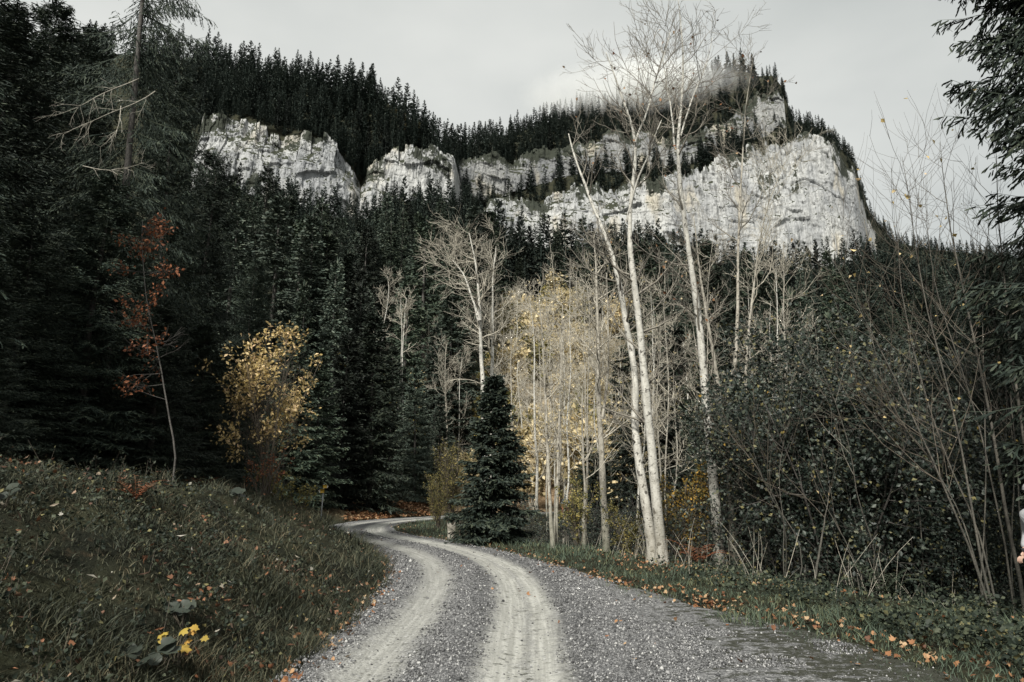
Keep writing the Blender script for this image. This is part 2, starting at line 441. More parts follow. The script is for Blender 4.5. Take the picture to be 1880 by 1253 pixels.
def road_mat():
    m, n, b = new_mat("gravel road")
    uvn = n.nodes.new("ShaderNodeUVMap"); uv = uvn.outputs[0]
    g = n.nodes.new("ShaderNodeNewGeometry"); p = g.outputs["Position"]
    s = n.nodes.new("ShaderNodeSeparateXYZ"); n.links.new(uv, s.inputs[0])
    u = s.outputs[0]
    wob = noise(n, mapped(n, uv, (0.5, 0.35, 1)), 1.0, 3)
    uu = mth(n, 'ADD', u, mth(n, 'MULTIPLY', mth(n, 'SUBTRACT', wob, 0.5), 0.35))
    fr = noise(n, p, 5.0, 6, 0.75)
    # loose gravel: stones in two sizes, each its own grey
    v1 = N(n, "ShaderNodeTexVoronoi", Scale=34.0); n.links.new(p, v1.inputs["Vector"])
    v2 = N(n, "ShaderNodeTexVoronoi", Scale=75.0); n.links.new(p, v2.inputs["Vector"])
    sp = n.nodes.new("ShaderNodeSeparateXYZ"); n.links.new(v1.outputs["Color"], sp.inputs[0])
    sp2 = n.nodes.new("ShaderNodeSeparateXYZ"); n.links.new(v2.outputs["Color"], sp2.inputs[0])
    r1 = ramp(n, [(0, (0.0306, 0.03128, 0.03196)), (0.45, (0.1088, 0.1108, 0.1122)), (0.85, (0.2312, 0.2332, 0.2346)), (1, (0.4488, 0.4488, 0.442))]); n.links.new(sp.outputs[0], r1.inputs[0])
    r2 = ramp(n, [(0, (0.034, 0.03468, 0.03536)), (0.6, (0.1428, 0.1448, 0.1469)), (1, (0.34, 0.34, 0.34))]); n.links.new(sp2.outputs[0], r2.inputs[0])
    grav = mixc(n, 0.5, r1.outputs[0], r2.outputs[0])
    big = noise(n, p, 0.8, 4)
    grav = mixc(n, mrange(n, big, 0.4, 0.7, 0, 0.25), grav, (0.0476, 0.04828, 0.04964))
    # fine pale dust pressed into the wheel tracks
    fine = mixc(n, mrange(n, noise(n, mapped(n, uv, (16, 0.5, 1)), 1.0, 4), 0.35, 0.7), (0.2584, 0.2584, 0.2346), (0.3876, 0.3876, 0.357))
    fine = mixc(n, mrange(n, noise(n, p, 60, 3, 0.7), 0.5, 0.75, 0, 0.45), fine, (0.1632, 0.1598, 0.1428))
    def band(c, half, soft, amt):
        d = mth(n, 'ABSOLUTE', mth(n, 'SUBTRACT', uu, c))
        d = mth(n, 'ADD', d, mth(n, 'MULTIPLY', mth(n, 'SUBTRACT', fr, 0.5), 0.55))
        return mrange(n, d, half - soft, half + soft, amt, 0)
    tr = mth(n, 'MAXIMUM', band(0.80, 0.44, 0.20, 0.88), band(-0.78, 0.32, 0.24, 0.70))
    # a darker rib of loose stones inside the right track
    rib = band(0.86, 0.05, 0.05, 0.35)
    tr = mth(n, 'SUBTRACT', tr, rib, True)
    stone = mrange(n, sp.outputs[1], 0.86, 0.92)
    col = mixc(n, tr, grav, fine)
    col = mixc(n, mth(n, 'MULTIPLY', stone, 0.6), col, r1.outputs[0])
    # dark damp gravel right beside the tracks
    edge = mth(n, 'MAXIMUM', band(0.16, 0.17, 0.13, 0.5), band(1.42, 0.16, 0.13, 0.5))
    col = mixc(n, mth(n, 'MULTIPLY', edge, mrange(n, fr, 0.3, 0.6)), col, (0.0408, 0.04216, 0.04488))
    # moss and humus creeping in from the right shoulder
    mo = mth(n, 'ADD', mrange(n, u, 2.2, 5.0, 0, 0.26, False), noise(n, mapped(n, p, (1, 1.3, 1)), 4.5, 6, 0.72))
    col = mixc(n, mrange(n, mo, 0.56, 0.68, 0, 0.9), col, (0.0238, 0.02584, 0.01496))
    n.links.new(col, b.inputs["Base Color"]); b.inputs["Roughness"].default_value = 0.9
    b.inputs["Specular IOR Level"].default_value = 0.2
    hh = mth(n, 'ADD', mth(n, 'MULTIPLY', v1.outputs["Distance"], -1.0), mth(n, 'MULTIPLY', v2.outputs["Distance"], -0.6))
    hh = mth(n, 'MULTIPLY', hh, mth(n, 'SUBTRACT', 1.0, mth(n, 'MULTIPLY', tr, 0.85)))
    bump(n, b, hh, 0.9, 0.02)
    return m
M['road'] = road_mat()

def plain(name, col, rough=0.7, metal=0.0, nsc=20, var=0.25, bmp=0.2):
    m, n, b = new_mat(name)
    t = n.nodes.new("ShaderNodeTexCoord")
    nn = noise(n, t.outputs["Object"], nsc, 5, 0.6)
    c = mixc(n, mrange(n, nn, 0.3, 0.7), tuple(x * (1 - var) for x in col), tuple(min(1, x * (1 + var)) for x in col))
    n.links.new(c, b.inputs["Base Color"])
    b.inputs["Roughness"].default_value = rough; b.inputs["Metallic"].default_value = metal
    if bmp: bump(n, b, nn, bmp, 0.01)
    return m
M['steel'] = plain("galvanised post", (0.2856, 0.2924, 0.2924), 0.55, 0.3, 8)
M['signyellow'] = plain("sign yellow", (0.4216, 0.2584, 0.0204), 0.5, 0, 6, 0.1, 0)
M['signwhite'] = plain("sign white", (0.51, 0.51, 0.4896), 0.5, 0, 6, 0.05, 0)
M['wood'] = plain("weathered wood", (0.1632, 0.1428, 0.1088), 0.85, 0, 12, 0.4, 0.5)
M['stump'] = plain("rotten wood", (0.1768, 0.1632, 0.136), 0.9, 0, 7, 0.5, 0.8)
M['stumpred'] = plain("red rotten bark", (0.2312, 0.0884, 0.0476), 0.9, 0, 9, 0.4, 0.8)
M['slate'] = plain("grey weathered wood", (0.0816, 0.0952, 0.102), 0.9, 0, 9, 0.4, 0.8)
M['pebble'] = leaf_mat("pebbles", [(0, (0.03128, 0.03191, 0.03316)), (0.5, (0.1064, 0.1076, 0.1095)), (0.9, (0.2252, 0.2252, 0.2252)), (1, (0.3879, 0.3879, 0.3754))], 0.85, 0)
M['grit'] = plain("river pebbles", (0.2856, 0.2924, 0.2856), 0.8, 0, 3, 0.5, 0.5)

# ------------------------------------------------------------------ the lie of the land
rt = [(957, 1253), (968, 1160), (961, 1089), (940, 1053), (907, 1031), (871, 1017), (813, 1002), (762, 992)]
track = ground_pt([p[0] for p in rt], [p[1] for p in rt])
track = np.concatenate([[[-2.1, -18], [-0.75, -6], [-0.12, 2.0]], track, [[-5.3, 30.5], [-6.55, 34.5], [-7.25, 39], [-7.3, 43], [-6.4, 48], [-3.9, 53.5], [0.4, 59.5], [5.5, 66], [11, 73], [17, 80]]])
def smooth_path(P, step, it=40):
    P = np.asarray(P, float)
    s = np.concatenate([[0], np.cumsum(np.linalg.norm(np.diff(P, axis=0), axis=1))])
    q = np.arange(0, s[-1], step)
    X = np.stack([np.interp(q, s, P[:, k]) for k in range(P.shape[1])], -1)
    for _ in range(it): X[1:-1] = 0.25 * X[:-2] + 0.5 * X[1:-1] + 0.25 * X[2:]
    return X
trk = smooth_path(track, 0.4)
tg = unit(np.gradient(trk, axis=0)); nr = np.stack([tg[:, 1], -tg[:, 0]], -1)      # right-hand normal
CL = trk - nr * 0.80
CL = smooth_path(CL, 0.4, 6)
CT = unit(np.gradient(CL, axis=0)); CN = np.stack([CT[:, 1], -CT[:, 0]], -1)
CS = np.concatenate([[0], np.cumsum(np.linalg.norm(np.diff(CL, axis=0), axis=1))])
past = np.arange(len(CL)) > np.argmax(np.where(CL[:, 1] < 40, CL[:, 1], 0))
def uR(yc): return np.interp(yc, [-20, 6, 9, 12, 15.4, 19, 24, 40, 80], [5.1, 5.1, 4.6, 3.4, 2.35, 1.85, 1.6, 1.6, 1.7])
def uL(yc): return np.interp(yc, [-20, 7, 12, 16, 25, 40, 80], [1.35, 1.4, 1.6, 1.75, 1.75, 1.9, 1.8])

def nearest(x, y):
    x = np.ravel(x); y = np.ravel(y)
    idx = np.empty(len(x), int)
    for i in range(0, len(x), 20000):
        d2 = (x[i:i + 20000, None] - CL[None, :, 0]) ** 2 + (y[i:i + 20000, None] - CL[None, :, 1]) ** 2
        idx[i:i + 20000] = d2.argmin(1)
    dx, dy = x - CL[idx, 0], y - CL[idx, 1]
    u = dx * CN[idx, 0] + dy * CN[idx, 1]
    far_ = np.sqrt(dx * dx + dy * dy)
    u = np.where(np.abs(u) < far_ * 0.7, np.sign(u + 1e-9) * far_, u)
    return u, CL[idx, 1], CS[idx]

def near_z(x, y):
    shp = np.shape(x)
    u, yc, v = nearest(x, y)
    x = np.ravel(x); y = np.ravel(y)
    sl = -u - uL(yc); sr = u - uR(yc)
    k = np.interp(yc, [-20, 8, 20, 30, 40, 60], [0.60, 0.60, 0.50, 0.40, 0.28, 0.24])
    a = np.clip(sl, 0, None)
    zl = k * np.minimum(a, 3.0) * sstep(-0.3, 0.9, a) + 0.14 * np.clip(a - 3, 0, 3) + 0.34 * np.clip(a - 6, 0, None)
    zl = zl + (0.26 * fbm(x * 0.8, y * 0.8, 4, 3) + 0.15 * fbm(x * 2.4, y * 2.4, 3, 9)) * sstep(0, 1.2, a)
    W = np.interp(yc, [-20, 6, 12, 19, 24, 29, 40, 80], [3.6, 3.5, 3.2, 3.0, 1.8, 1.6, 1.8, 2.0])
    c = np.clip(sr, 0, None)
    drop = np.clip(c - W, 0, None)
    zr = 0.05 * sstep(0, .4, c) + 0.05 * fbm(x * 1.5, y * 1.5, 3, 5) * sstep(0, 0.8, c) - 0.42 * np.minimum(drop, 6) * sstep(0, 1.2, drop) \
        + 0.25 * fbm(x * 0.5, y * 0.5, 3, 11) * sstep(0.3, 3, drop)
    z = np.where(sl > 0, zl, np.where(sr > 0, zr, -0.03)) - 0.13 * sstep(0.35, 0.8, np.minimum(-sl, -sr))
    return z.reshape(shp), u.reshape(shp), yc.reshape(shp)

# long profiles of the mountain: (picture x, picture y, distance)
L0 = [(-700, 470, 280), (-300, 440, 290), (100, 400, 305), (300, 370, 320), (370, 345, 330), (430, 352, 335), (500, 362, 340), (560, 388, 345), (600, 395, 350), (660, 405, 365), (700, 392, 368), (740, 375, 372), (780, 377, 378), (830, 382, 390), (850, 392, 410), (890, 420, 430), (930, 445, 440), (1000, 455, 445), (1060, 450, 450), (1150, 455, 455), (1250, 472, 460), (1330, 485, 465), (1450, 495, 470), (1540, 490, 480), (1580, 475, 495), (1590, 470, 520), (1640, 480, 580), (1700, 490, 580), (1900, 505, 540), (2600, 520, 500)]
L1 = [(-700, 462, 290), (-300, 430, 302), (100, 385, 318), (300, 355, 333), (352, 310, 342), (372, 225, 348), (420, 210, 350), (450, 205, 352), (490, 217, 354), (520, 242, 356), (560, 230, 358), (590, 245, 362), (620, 260, 366), (650, 302, 374), (663, 337, 386), (680, 299, 384), (700, 294, 384), (735, 276, 388), (780, 279, 394), (810, 289, 400), (835, 306, 408), (850, 362, 424), (880, 388, 442), (900, 374, 448), (940, 364, 456), (1000, 359, 460), (1060, 349, 464), (1100, 344, 468), (1200, 335, 474), (1280, 322, 478), (1330, 284, 482), (1400, 259, 486), (1450, 249, 488), (1500, 249, 492), (1530, 264, 498), (1550, 292, 505), (1568, 306, 512), (1580, 360, 530), (1592, 400, 560), (1640, 455, 610), (1700, 470, 600), (1900, 490, 560), (2600, 500, 520)]
L2 = [(-700, 455, 300), (-300, 420, 314), (100, 372, 328), (300, 340, 345), (372, 215, 360), (450, 195, 364), (520, 230, 370), (590, 236, 376), (650, 290, 388), (663, 315, 398), (735, 266, 402), (810, 280, 414), (832, 300, 422), (846, 354, 440), (880, 354, 452), (940, 344, 470), (990, 329, 480), (1050, 314, 486), (1100, 307, 490), (1200, 307, 496), (1260, 300, 500), (1330, 268, 502), (1400, 248, 506), (1430, 222, 510), (1450, 238, 506), (1500, 242, 506), (1530, 257, 512), (1568, 300, 524), (1582, 352, 545), (1592, 395, 575), (1640, 448, 625), (1700, 464, 612), (1900, 484, 575), (2600, 495, 540)]
L3 = [(-700, 450, 305), (-300, 412, 320), (100, 364, 334), (300, 330, 352), (372, 210, 366), (450, 190, 370), (520, 225, 376), (590, 231, 382), (650, 284, 395), (663, 308, 404), (735, 260, 408), (810, 275, 420), (830, 292, 428), (842, 290, 456), (900, 289, 464), (950, 294, 480), (1000, 280, 490), (1060, 269, 498), (1110, 254, 502), (1150, 244, 506), (1200, 254, 508), (1260, 258, 512), (1330, 228, 516), (1380, 192, 520), (1420, 167, 522), (1440, 182, 522), (1452, 230, 514), (1500, 238, 512), (1530, 254, 518), (1568, 296, 530), (1582, 348, 552), (1592, 392, 582), (1640, 445, 632), (1700, 461, 620), (1900, 481, 582), (2600, 492, 548)]
L4 = [(-700, 80, 500), (-300, 70, 470), (0, 85, 450), (380, 112, 440), (450, 138, 440), (560, 148, 442), (640, 168, 446), (700, 182, 450), (745, 212, 454), (780, 250, 456), (810, 272, 460), (828, 290, 470), (860, 268, 540), (900, 256, 560), (980, 234, 570), (1050, 211, 575), (1100, 196, 575), (1190, 194, 570), (1260, 176, 560), (1290, 150, 550), (1320, 136, 548), (1365, 130, 546), (1390, 140, 544), (1420, 140, 542), (1440, 165, 540), (1455, 222, 535), (1500, 234, 535), (1520, 250, 536), (1545, 276, 538), (1568, 294, 545), (1582, 346, 566), (1600, 398, 600), (1640, 442, 645), (1700, 458, 640), (1900, 478, 605), (2600, 485, 570)]
TT = np.linspace(-1.5, 1.5, 1501)
def curve(Ls):
    A = np.array(Ls, float); t, e = te(A[:, 0], A[:, 1])
    o = np.argsort(t)
    return np.interp(TT, t[o], e[o]), np.interp(TT, t[o], A[o, 2])
E, D = zip(*[curve(l) for l in (L0, L1, L2, L3, L4)])
D = list(D); E = list(E)
for k in range(1, 5): D[k] = np.maximum(D[k], D[k - 1] + 3)
Z = [CAMZ + e * d for e, d in zip(E, D)]
D80 = np.full_like(TT, 80.0)
z80 = np.interp(TT, [-1.5, -0.7, -0.3, -0.1, 0.05, 0.3, 0.5, 0.9, 1.5], [34, 17, 8, 3.2, 2.0, 0.2, -1.6, -0.5, 6])
z150 = CAMZ + 0.5 * (np.interp(TT, [-1.5, -0.7, -0.3, 0.05, 0.4, 0.6, 1.0, 1.5], [0.42, 0.40, 0.30, 0.21, 0.17, 0.12, 0.14, 0.2]) * 150) + 0.5 * 150 * np.interp(TT, [-0.7, 0.7], [0.36, 0.12])
KD = [D80, np.full_like(TT, 150.0), D[0], D[1] + 5, D[2], D[3] + 5, D[4], D[4] + 60, D[4] + 260]
KZ = [z80, z150, Z[0], Z[1] - 1.5, Z[2], Z[3] - 1.5, Z[4], Z[4] - 10, Z[4] - 120]

def far_z(x, y):
    x = np.asarray(x, float); y = np.maximum(np.asarray(y, float), 1.0)
    t = np.clip(x / y, -1.5, 1.5)
    kd = [np.interp(t, TT, k) for k in KD]; kz = [np.interp(t, TT, k) for k in KZ]
    z = kz[0] + (y - kd[0]) * (kz[1] - kz[0]) / (kd[1] - kd[0])
    for i in range(1, len(kd) - 1):
        f = np.clip((y - kd[i]) / np.maximum(kd[i + 1] - kd[i], 0.5), 0, 1)
        z = np.where(y > kd[i], kz[i] + (kz[i + 1] - kz[i]) * f, z)
    z = z + 1.2 * fbm(x * 0.05, y * 0.05, 4, 21) * sstep(80, 130, y)
    return z

def ground_z(x, y):
    x = np.asarray(x, float); y = np.asarray(y, float)
    zn, u, yc = near_z(x, np.clip(y, -40, 95))
    wf = sstep(58, 88, y) * sstep(2.5, 9, np.abs(u))
    return zn * (1 - wf) + far_z(x, y) * wf

def cast(px, py, d0=3.0, d1=60.0):
    d = np.arange(d0, d1, 0.03); t, e = te(px, py)
    g_ = ground_z(t * d, d); k_ = np.where(CAMZ + e * d <= g_)[0]
    i_ = k_[0] if len(k_) else len(d) - 1
    return float(t * d[i_]), float(d[i_])

def paleness(x, y):
    """where the clearing behind the dark spruce is carpeted with pale leaves"""
    px, py = proj(np.stack([x, y, ground_z(x, y)], -1))
    t = x / np.maximum(y, 1)
    return np.exp(-((t - 0.05) / 0.11) ** 2) * sstep(62, 72, y) * (1 - sstep(150, 200, y))

def grid_mesh(name, X, Y, Zg, mat, smooth=True, attrs=None):
    b = MB(); r, c = X.shape
    i = np.arange(r - 1)[:, None] * c; j = np.arange(c - 1)[None, :]
    b.add(np.stack([X, Y, Zg], -1), np.stack([i + j, i + j + 1, i + c + j + 1, i + c + j], -1).reshape(-1, 4))
    o = b.build(name, mat, None, smooth)
    for an, v in (attrs or {}).items():
        a = o.data.attributes.new(an, 'FLOAT', 'POINT'); a.data.foreach_set("value", np.ravel(v).astype(np.float32))
    return o

xs = np.concatenate([np.linspace(-90, -16, 60), np.arange(-15.7, 18, 0.3), np.linspace(18.3, 90, 60)])
ys = np.concatenate([np.linspace(-20, 2, 30), np.arange(2.25, 34, 0.25), np.arange(34.4, 92, 0.6)])
X, Y = np.meshgrid(xs, ys)
GZ = ground_z(X, Y)
_, U, YC = near_z(X, np.clip(Y, -40, 95))
slope_leaf = sstep(0.2, 0.8, -U - uL(YC)) * (1 - sstep(2.6, 4, -U - uL(YC))) * sstep(43, 48, Y) * (1 - sstep(0.0, 3, X))
pal = np.maximum(paleness(X, Y), slope_leaf * 0.6)
tag(grid_mesh("ground", X, Y, GZ, M['ground'], True, {"pale": pal}), kind='structure')

tt = np.linspace(-1.45, 1.45, 560)
rows = []
prev = np.interp(tt, TT, D80) + 4
for i in range(1, len(KD)):
    cur = np.interp(tt, TT, KD[i]); n_ = 24 if i in (1, 2, 6) else 8
    for f in np.linspace(0, 1, n_, endpoint=False): rows.append(prev * (1 - f) + cur * f)
    prev = cur
rows.append(prev)
Yf = np.array(rows); Xf = Yf * tt[None, :]
Zf = far_z(Xf, Yf)
Zf[0] -= 1.0
tag(grid_mesh("hillside", Xf, Yf, Zf, M['hill'], True, {"pale": paleness(Xf, Yf)}), kind='structure')

# ------------------------------------------------------------------ cliffs
def cells(a, z, w_, h_, sd_):
    row = np.floor(z / h_ + 0.55 * fbm(a / w_ * 0.5, z / h_ * 0.3, 2, sd_))
    col = np.floor(a / w_ + 3.1 * _hash(row, row, sd_) + 0.45 * fbm(a / w_ * 0.6, z / h_ * 0.8, 3, sd_ + 1))
    return _hash(col, row, sd_ + 2) - 0.5

def cliff(name, ka, kb, px0, px1, seed, nu, nv, ledges=1.0, mat=None):
    t0 = te(px0, 330)[0]; t1 = te(px1, 330)[0]
    t = np.linspace(t0, t1, nu)
    Da, Za = np.interp(t, TT, D[ka]), np.interp(t, TT, Z[ka])
    Db, Zb = np.interp(t, TT, D[kb]), np.interp(t, TT, Z[kb])
    h = np.maximum(Zb - Za, 0.5)
    v = np.linspace(0, 1, nv)[:, None]
    prof = v + 0.10 * np.sin(v * math.pi)                 # steep foot, leaning crown
    jag = (cells(np.interp(t, t, t * Db), 0 * t, 6, 9, seed + 80) * 6 + cells(t * Db, 0 * t + 3, 2.4, 9, seed + 81) * 3.5) * np.clip(h / 30, 0, 1)
    zz = (Za - 7)[None] + (h + 7)[None] * v + jag[None] * sstep(0.6, 1.0, v)
    dd = Da[None] + (Db - Da)[None] * (v ** 1.5) - 1.5
    xw = t[None] * dd
    arc = xw
    edge = np.clip(np.minimum(t - t0, t1 - t) / 0.012, 0, 1)[None]
    amp = np.clip(h / 25, 0.15, 1)[None] * (0.25 + 0.75 * edge)
    big = fbm(arc * 0.035, zz * 0.018, 4, seed) * 7.0
    ribs = np.abs(fbm(arc * 0.11, zz * 0.018, 4, seed + 5)) * 5.0 + np.abs(fbm(arc * 0.4, zz * 0.03, 3, seed + 6)) * 1.3      # buttresses and gullies
    beds = (np.abs(fbm(arc * 0.02 + 9, zz * 0.16, 3, seed + 9)) ** 0.7) * 1.5 * ledges
    fine = fbm(arc * 0.35, zz * 0.16, 5, seed + 12, 0.6) * 1.7
    step = np.floor(zz / 6.0 + fbm(arc * 0.03, zz * 0.02, 3, seed + 30) * 1.6)
    stp = (_hash(step, np.floor(arc / 17 + 0.4 * step), seed) - 0.5) * 0.9 * ledges
    dsp = (big * 0.8 + ribs * 0.5 + beds + fine * 0.7 + cells(arc, zz, 15, 24, seed + 50) * 4.2 + cells(arc, zz, 6, 9, seed + 60) * 1.9 + cells(arc, zz, 2.2, 4.2, seed + 70) * 0.7) * amp
    top_r = 0 * np.ones_like(dd)
    dd2 = dd - 3.0 * amp + dsp + top_r * amp
    gul = np.clip(vnoise(arc * 0.055, arc * 0 + seed, seed) - 0.48, 0, 1) * 2 * (0.75 + 0.5 * vnoise(arc * 0.25, arc * 0, seed + 3))
    zz = zz - sstep(0.45, 1.0, v) * gul * np.minimum(h, 45)[None] * 0.11
    dd2 = dd2 + sstep(0.3, 1.0, v) * gul * 5
    # cap reaching back into the hill
    capd = np.stack([Db + 8, Db + 22]); capz = np.stack([Zb + 0.6, Zb + 0.2])
    dd2 = np.concatenate([dd2, capd]); zz = np.concatenate([zz, capz])
    zz[nv - 1] += fbm(arc[-1] * 0.12, arc[-1] * 0.0, 4, seed + 40) * 4 * amp[0]
    Xc = dd2 * t[None]
    vv = np.concatenate([np.repeat(v, nu, 1), np.ones((2, nu))])
    o = grid_mesh(name, Xc, dd2, zz, mat, False, {"up": vv})
    return tag(o, kind='structure')
cliff("cliff", 0, 1, 350, 849, 101, 620, 130, 0.7, M['rock'])
cliff("cliff", 0, 1, 885, 1596, 202, 760, 150, 0.8, M['rock'])
cliff("cliff", 2, 3, 836, 1452, 303, 600, 90, 1.0, M['rock_mossy'])

# ------------------------------------------------------------------ road
def rut(UU): return -0.06 * np.exp(-((UU - 0.8) / 0.36) ** 2) - 0.045 * np.exp(-((UU + 0.78) / 0.3) ** 2) + 0.02 * np.exp(-((UU) / 0.35) ** 2) + 0.02 * np.exp(-((UU - 1.5) / 0.25) ** 2) + 0.012 * np.exp(-((UU - 0.86) / 0.07) ** 2)
across = np.concatenate([np.linspace(-1, 0, 17), np.linspace(0, 1, 49)[1:]])
lo = -(uL(CL[:, 1]) + 0.35 + 0.25 * fbm(CS * 0.9, CS * 0, 3, 4)); hi = uR(CL[:, 1]) + 0.35 + 0.3 * fbm(CS * 0.8, CS * 0 + 5, 3, 8)
UU = np.where(across[None] < 0, -across[None] * lo[:, None], across[None] * hi[:, None])
RX = CL[:, 0:1] + CN[:, 0:1] * UU; RY = CL[:, 1:2] + CN[:, 1:2] * UU
rutz = rut(UU)
RZ = 0.03 + rutz + 0.012 * fbm(RX * 2, RY * 2, 3, 6)
edge_d = np.minimum(UU - lo[:, None], hi[:, None] - UU)
RZ = RZ - 0.09 * (1 - np.clip(edge_d / 0.3, 0, 1))
RZ = RZ + np.maximum(0, ground_z(RX, RY) + 0.03) * (1 - np.clip(edge_d / 0.3, 0, 1)) * 0.0
road = grid_mesh("road", RX, RY, RZ, M['road'], True)
uvl = road.data.uv_layers.new(name="UVMap")
li = np.empty(len(road.data.loops), np.int32); road.data.loops.foreach_get("vertex_index", li)
UVv = np.stack([UU.ravel(), np.repeat(CS, UU.shape[1])], -1)
uvl.data.foreach_set("uv", UVv[li].astype(np.float32).ravel())
tag(road, kind='structure')

# ------------------------------------------------------------------ tree builders
def spruce(seed, h, Rm, nwh, nbr, ntw, nsub, z0=0.06, hang=0.35, prof=0.8, tw=0.34, width=0.05, tipup=0.25, shoot=0.11, trunk_r=None, tube=True, flat=0.25, low=-0.30, high=0.7, jit=0.35, twig_w=0.8):
    rng = np.random.default_rng(seed)
    trunk = MB(); crown = MB()
    tr = trunk_r or h * 0.012
    zt = np.linspace(-0.4, h, 9)
    wob = np.stack([0.006 * h * np.sin(zt * 5 / h + seed), 0.006 * h * np.cos(zt * 4 / h + seed), np.zeros(9)], -1)
    trunk.line(np.stack([0 * zt, 0 * zt, zt], -1) + wob, tr * (1.02 - np.clip(zt / h, 0, 1)) ** 0.85 + 0.008, 8 if tube else 5)
    nB = nwh * nbr
    k = np.repeat(np.arange(nwh), nbr)
    f = z0 + (1 - z0) * ((k + rng.uniform(-jit, jit, nB)) / nwh)
    f = np.clip(f, z0, 0.995)
    az = rng.uniform(0, 2 * math.pi, nB)
    x = 1 - f
    Lb = Rm * (x ** prof) * rng.uniform(0.62, 1.12, nB) * np.where(f < z0 + 0.08, 0.8, 1.0) + 0.012 * h
    el = low + (high - low) * f ** 1.6 + rng.normal(0, 0.08, nB)
    hd = np.stack([np.cos(az), np.sin(az), 0 * az], -1)
    base = np.stack([0 * f, 0 * f, f * h], -1)
    def bp(i, s):                               # points on branches
        zc = Lb[i] * (np.tan(el[i]) * s - 0.22 * s * s + tipup * s ** 3)
        p = base[i] + hd[i] * (Lb[i] * s)[:, None]
        p[:, 2] += zc
        return p
    if tube:
        S = np.linspace(0, 1, 6)
        for i in range(nB):
            crown.line(bp(np.full(6, i), S), np.linspace(0.006 + 0.006 * Lb[i], 0.003, 6), 3)
    bi = np.repeat(np.arange(nB), ntw * 2)
    s = np.tile(np.repeat((np.arange(ntw) + 0.5) / ntw, 2), nB)
    s = np.clip(0.1 + 0.9 * s + rng.uniform(-.5, .5, len(s)) / ntw * 0.8, 0.08, 0.99)
    sd = np.tile(np.array([1, -1]), nB * ntw)
    p = bp(bi, s); tan = unit(bp(bi, np.minimum(s + 0.05, 1.05)) - p)
    lat = np.stack([-hd[bi, 1], hd[bi, 0], 0 * s], -1) * sd[:, None]
    d = unit(tan * 0.75 + lat * rng.uniform(0.5, 0.95, len(s))[:, None] + np.array([0, 0, -1.0]) * (hang * rng.uniform(0.4, 1.5, len(s)))[:, None] + rng.normal(0, 0.1, (len(s), 3)))
    ln = tw * Lb[bi] * (1.05 - s) ** 0.7 * rng.uniform(0.6, 1.2, len(s)) + shoot * 0.8
    if nsub == 0:
        crown.quads(diamonds(p, d * ln[:, None], np.full(len(s), width) * (0.5 + ln / (tw * Rm)), rng, 0.4, flat))
        ii = np.arange(nB); o = np.full(nB, 0.25)
        p0 = bp(ii, o); p1 = bp(ii, np.ones(nB) * 1.02)
        crown.quads(diamonds(p0, p1 - p0, Lb * 0.22 + 0.02, rng, 0.5, 0.8))
    else:
        crown.add(*fingers(p, d * ln[:, None], np.full(len(s), width * twig_w), rng))
        cnt = np.clip((ln / (shoot * 0.55)).astype(int), 1, nsub)
        ti = np.repeat(np.arange(len(s)), cnt)
        pos = rng.uniform(0.12, 1.0, len(ti))
        q = p[ti] + d[ti] * (ln[ti] * pos)[:, None]
        side = unit(np.cross(d[ti], np.array([0, 0, 1.0]) + rng.normal(0, .45, (len(ti), 3)))) * np.where(rng.random(len(ti)) < .5, 1, -1)[:, None]
        dd = unit(d[ti] * 0.9 + side * rng.uniform(0.3, 0.9, len(ti))[:, None] + np.array([0, 0, -0.22]) * hang * 2)
        ll = shoot * rng.uniform(0.6, 1.25, len(ti))
        crown.add(*fingers(q, dd * ll[:, None], np.full(len(ti), width) * rng.uniform(.75, 1.25, len(ti)), rng))
    # leader
    m = 10
    pz = np.stack([0 * np.arange(m), 0 * np.arange(m), h * (0.97 + 0.003 * np.arange(m))], -1)
    dd = unit(rng.normal(0, .5, (m, 3)) + np.array([0, 0, 1.0])) * h * 0.03
    crown.quads(diamonds(pz, dd, np.full(m, max(width, 0.012 * h) * 0.6), rng))
    return trunk, crown

def grow(mb, rng, P, r, level, maxl, cfg, leaves):
    """side branches along the polyline P"""
    n = cfg['n'][level]
    seg = np.linalg.norm(np.diff(P, axis=0), axis=1); S = np.concatenate([[0], np.cumsum(seg)]); tot = S[-1]
    a0 = cfg['start'][level]
    nn = max(1, int(n * rng.uniform(.8, 1.2)))
    for q in np.sort(a0 + (1 - a0) * rng.random(nn) ** cfg.get('bias', 0.9)):
        sq = q * tot
        p0 = np.array([np.interp(sq, S, P[:, k]) for k in range(3)])
        i = min(np.searchsorted(S, sq, side='right') - 1, len(P) - 2)
        T = unit(P[i + 1] - P[i])
        rad = np.interp(sq, S, r)
        rv = rng.normal(size=3); rv = unit(rv - T * rv.dot(T))
        ang = cfg['ang'][level] * rng.uniform(.7, 1.3)
        d = T * math.cos(ang) + rv * math.sin(ang)
        ln = cfg['len'][level] * (1.0 - cfg.get('taper', 0.55) * q) * rng.uniform(.55, 1.2)
        m = 6 if level < maxl else 4
        pts = [p0]; cur = d.copy()
        up = cfg['up'][level]
        for _ in range(m - 1):
            cur = unit(cur + np.array([0, 0, up]) / m + rng.normal(0, cfg['jit'], 3))
            pts.append(pts[-1] + cur * ln / (m - 1))
        pts = np.array(pts)
        r0 = max(min(rad * 0.62, cfg['rmax'][level]), cfg['rmin'])
        rr = np.linspace(r0, cfg['rmin'] * (0.8 if level < maxl else 0.55), m)
        mb.line(pts, rr, 4 if level == 0 else 3)
        if level < maxl: grow(mb, rng, pts, rr, level + 1, maxl, cfg, leaves)
        if leaves is not None and level >= maxl - 1: leaves.append(pts)

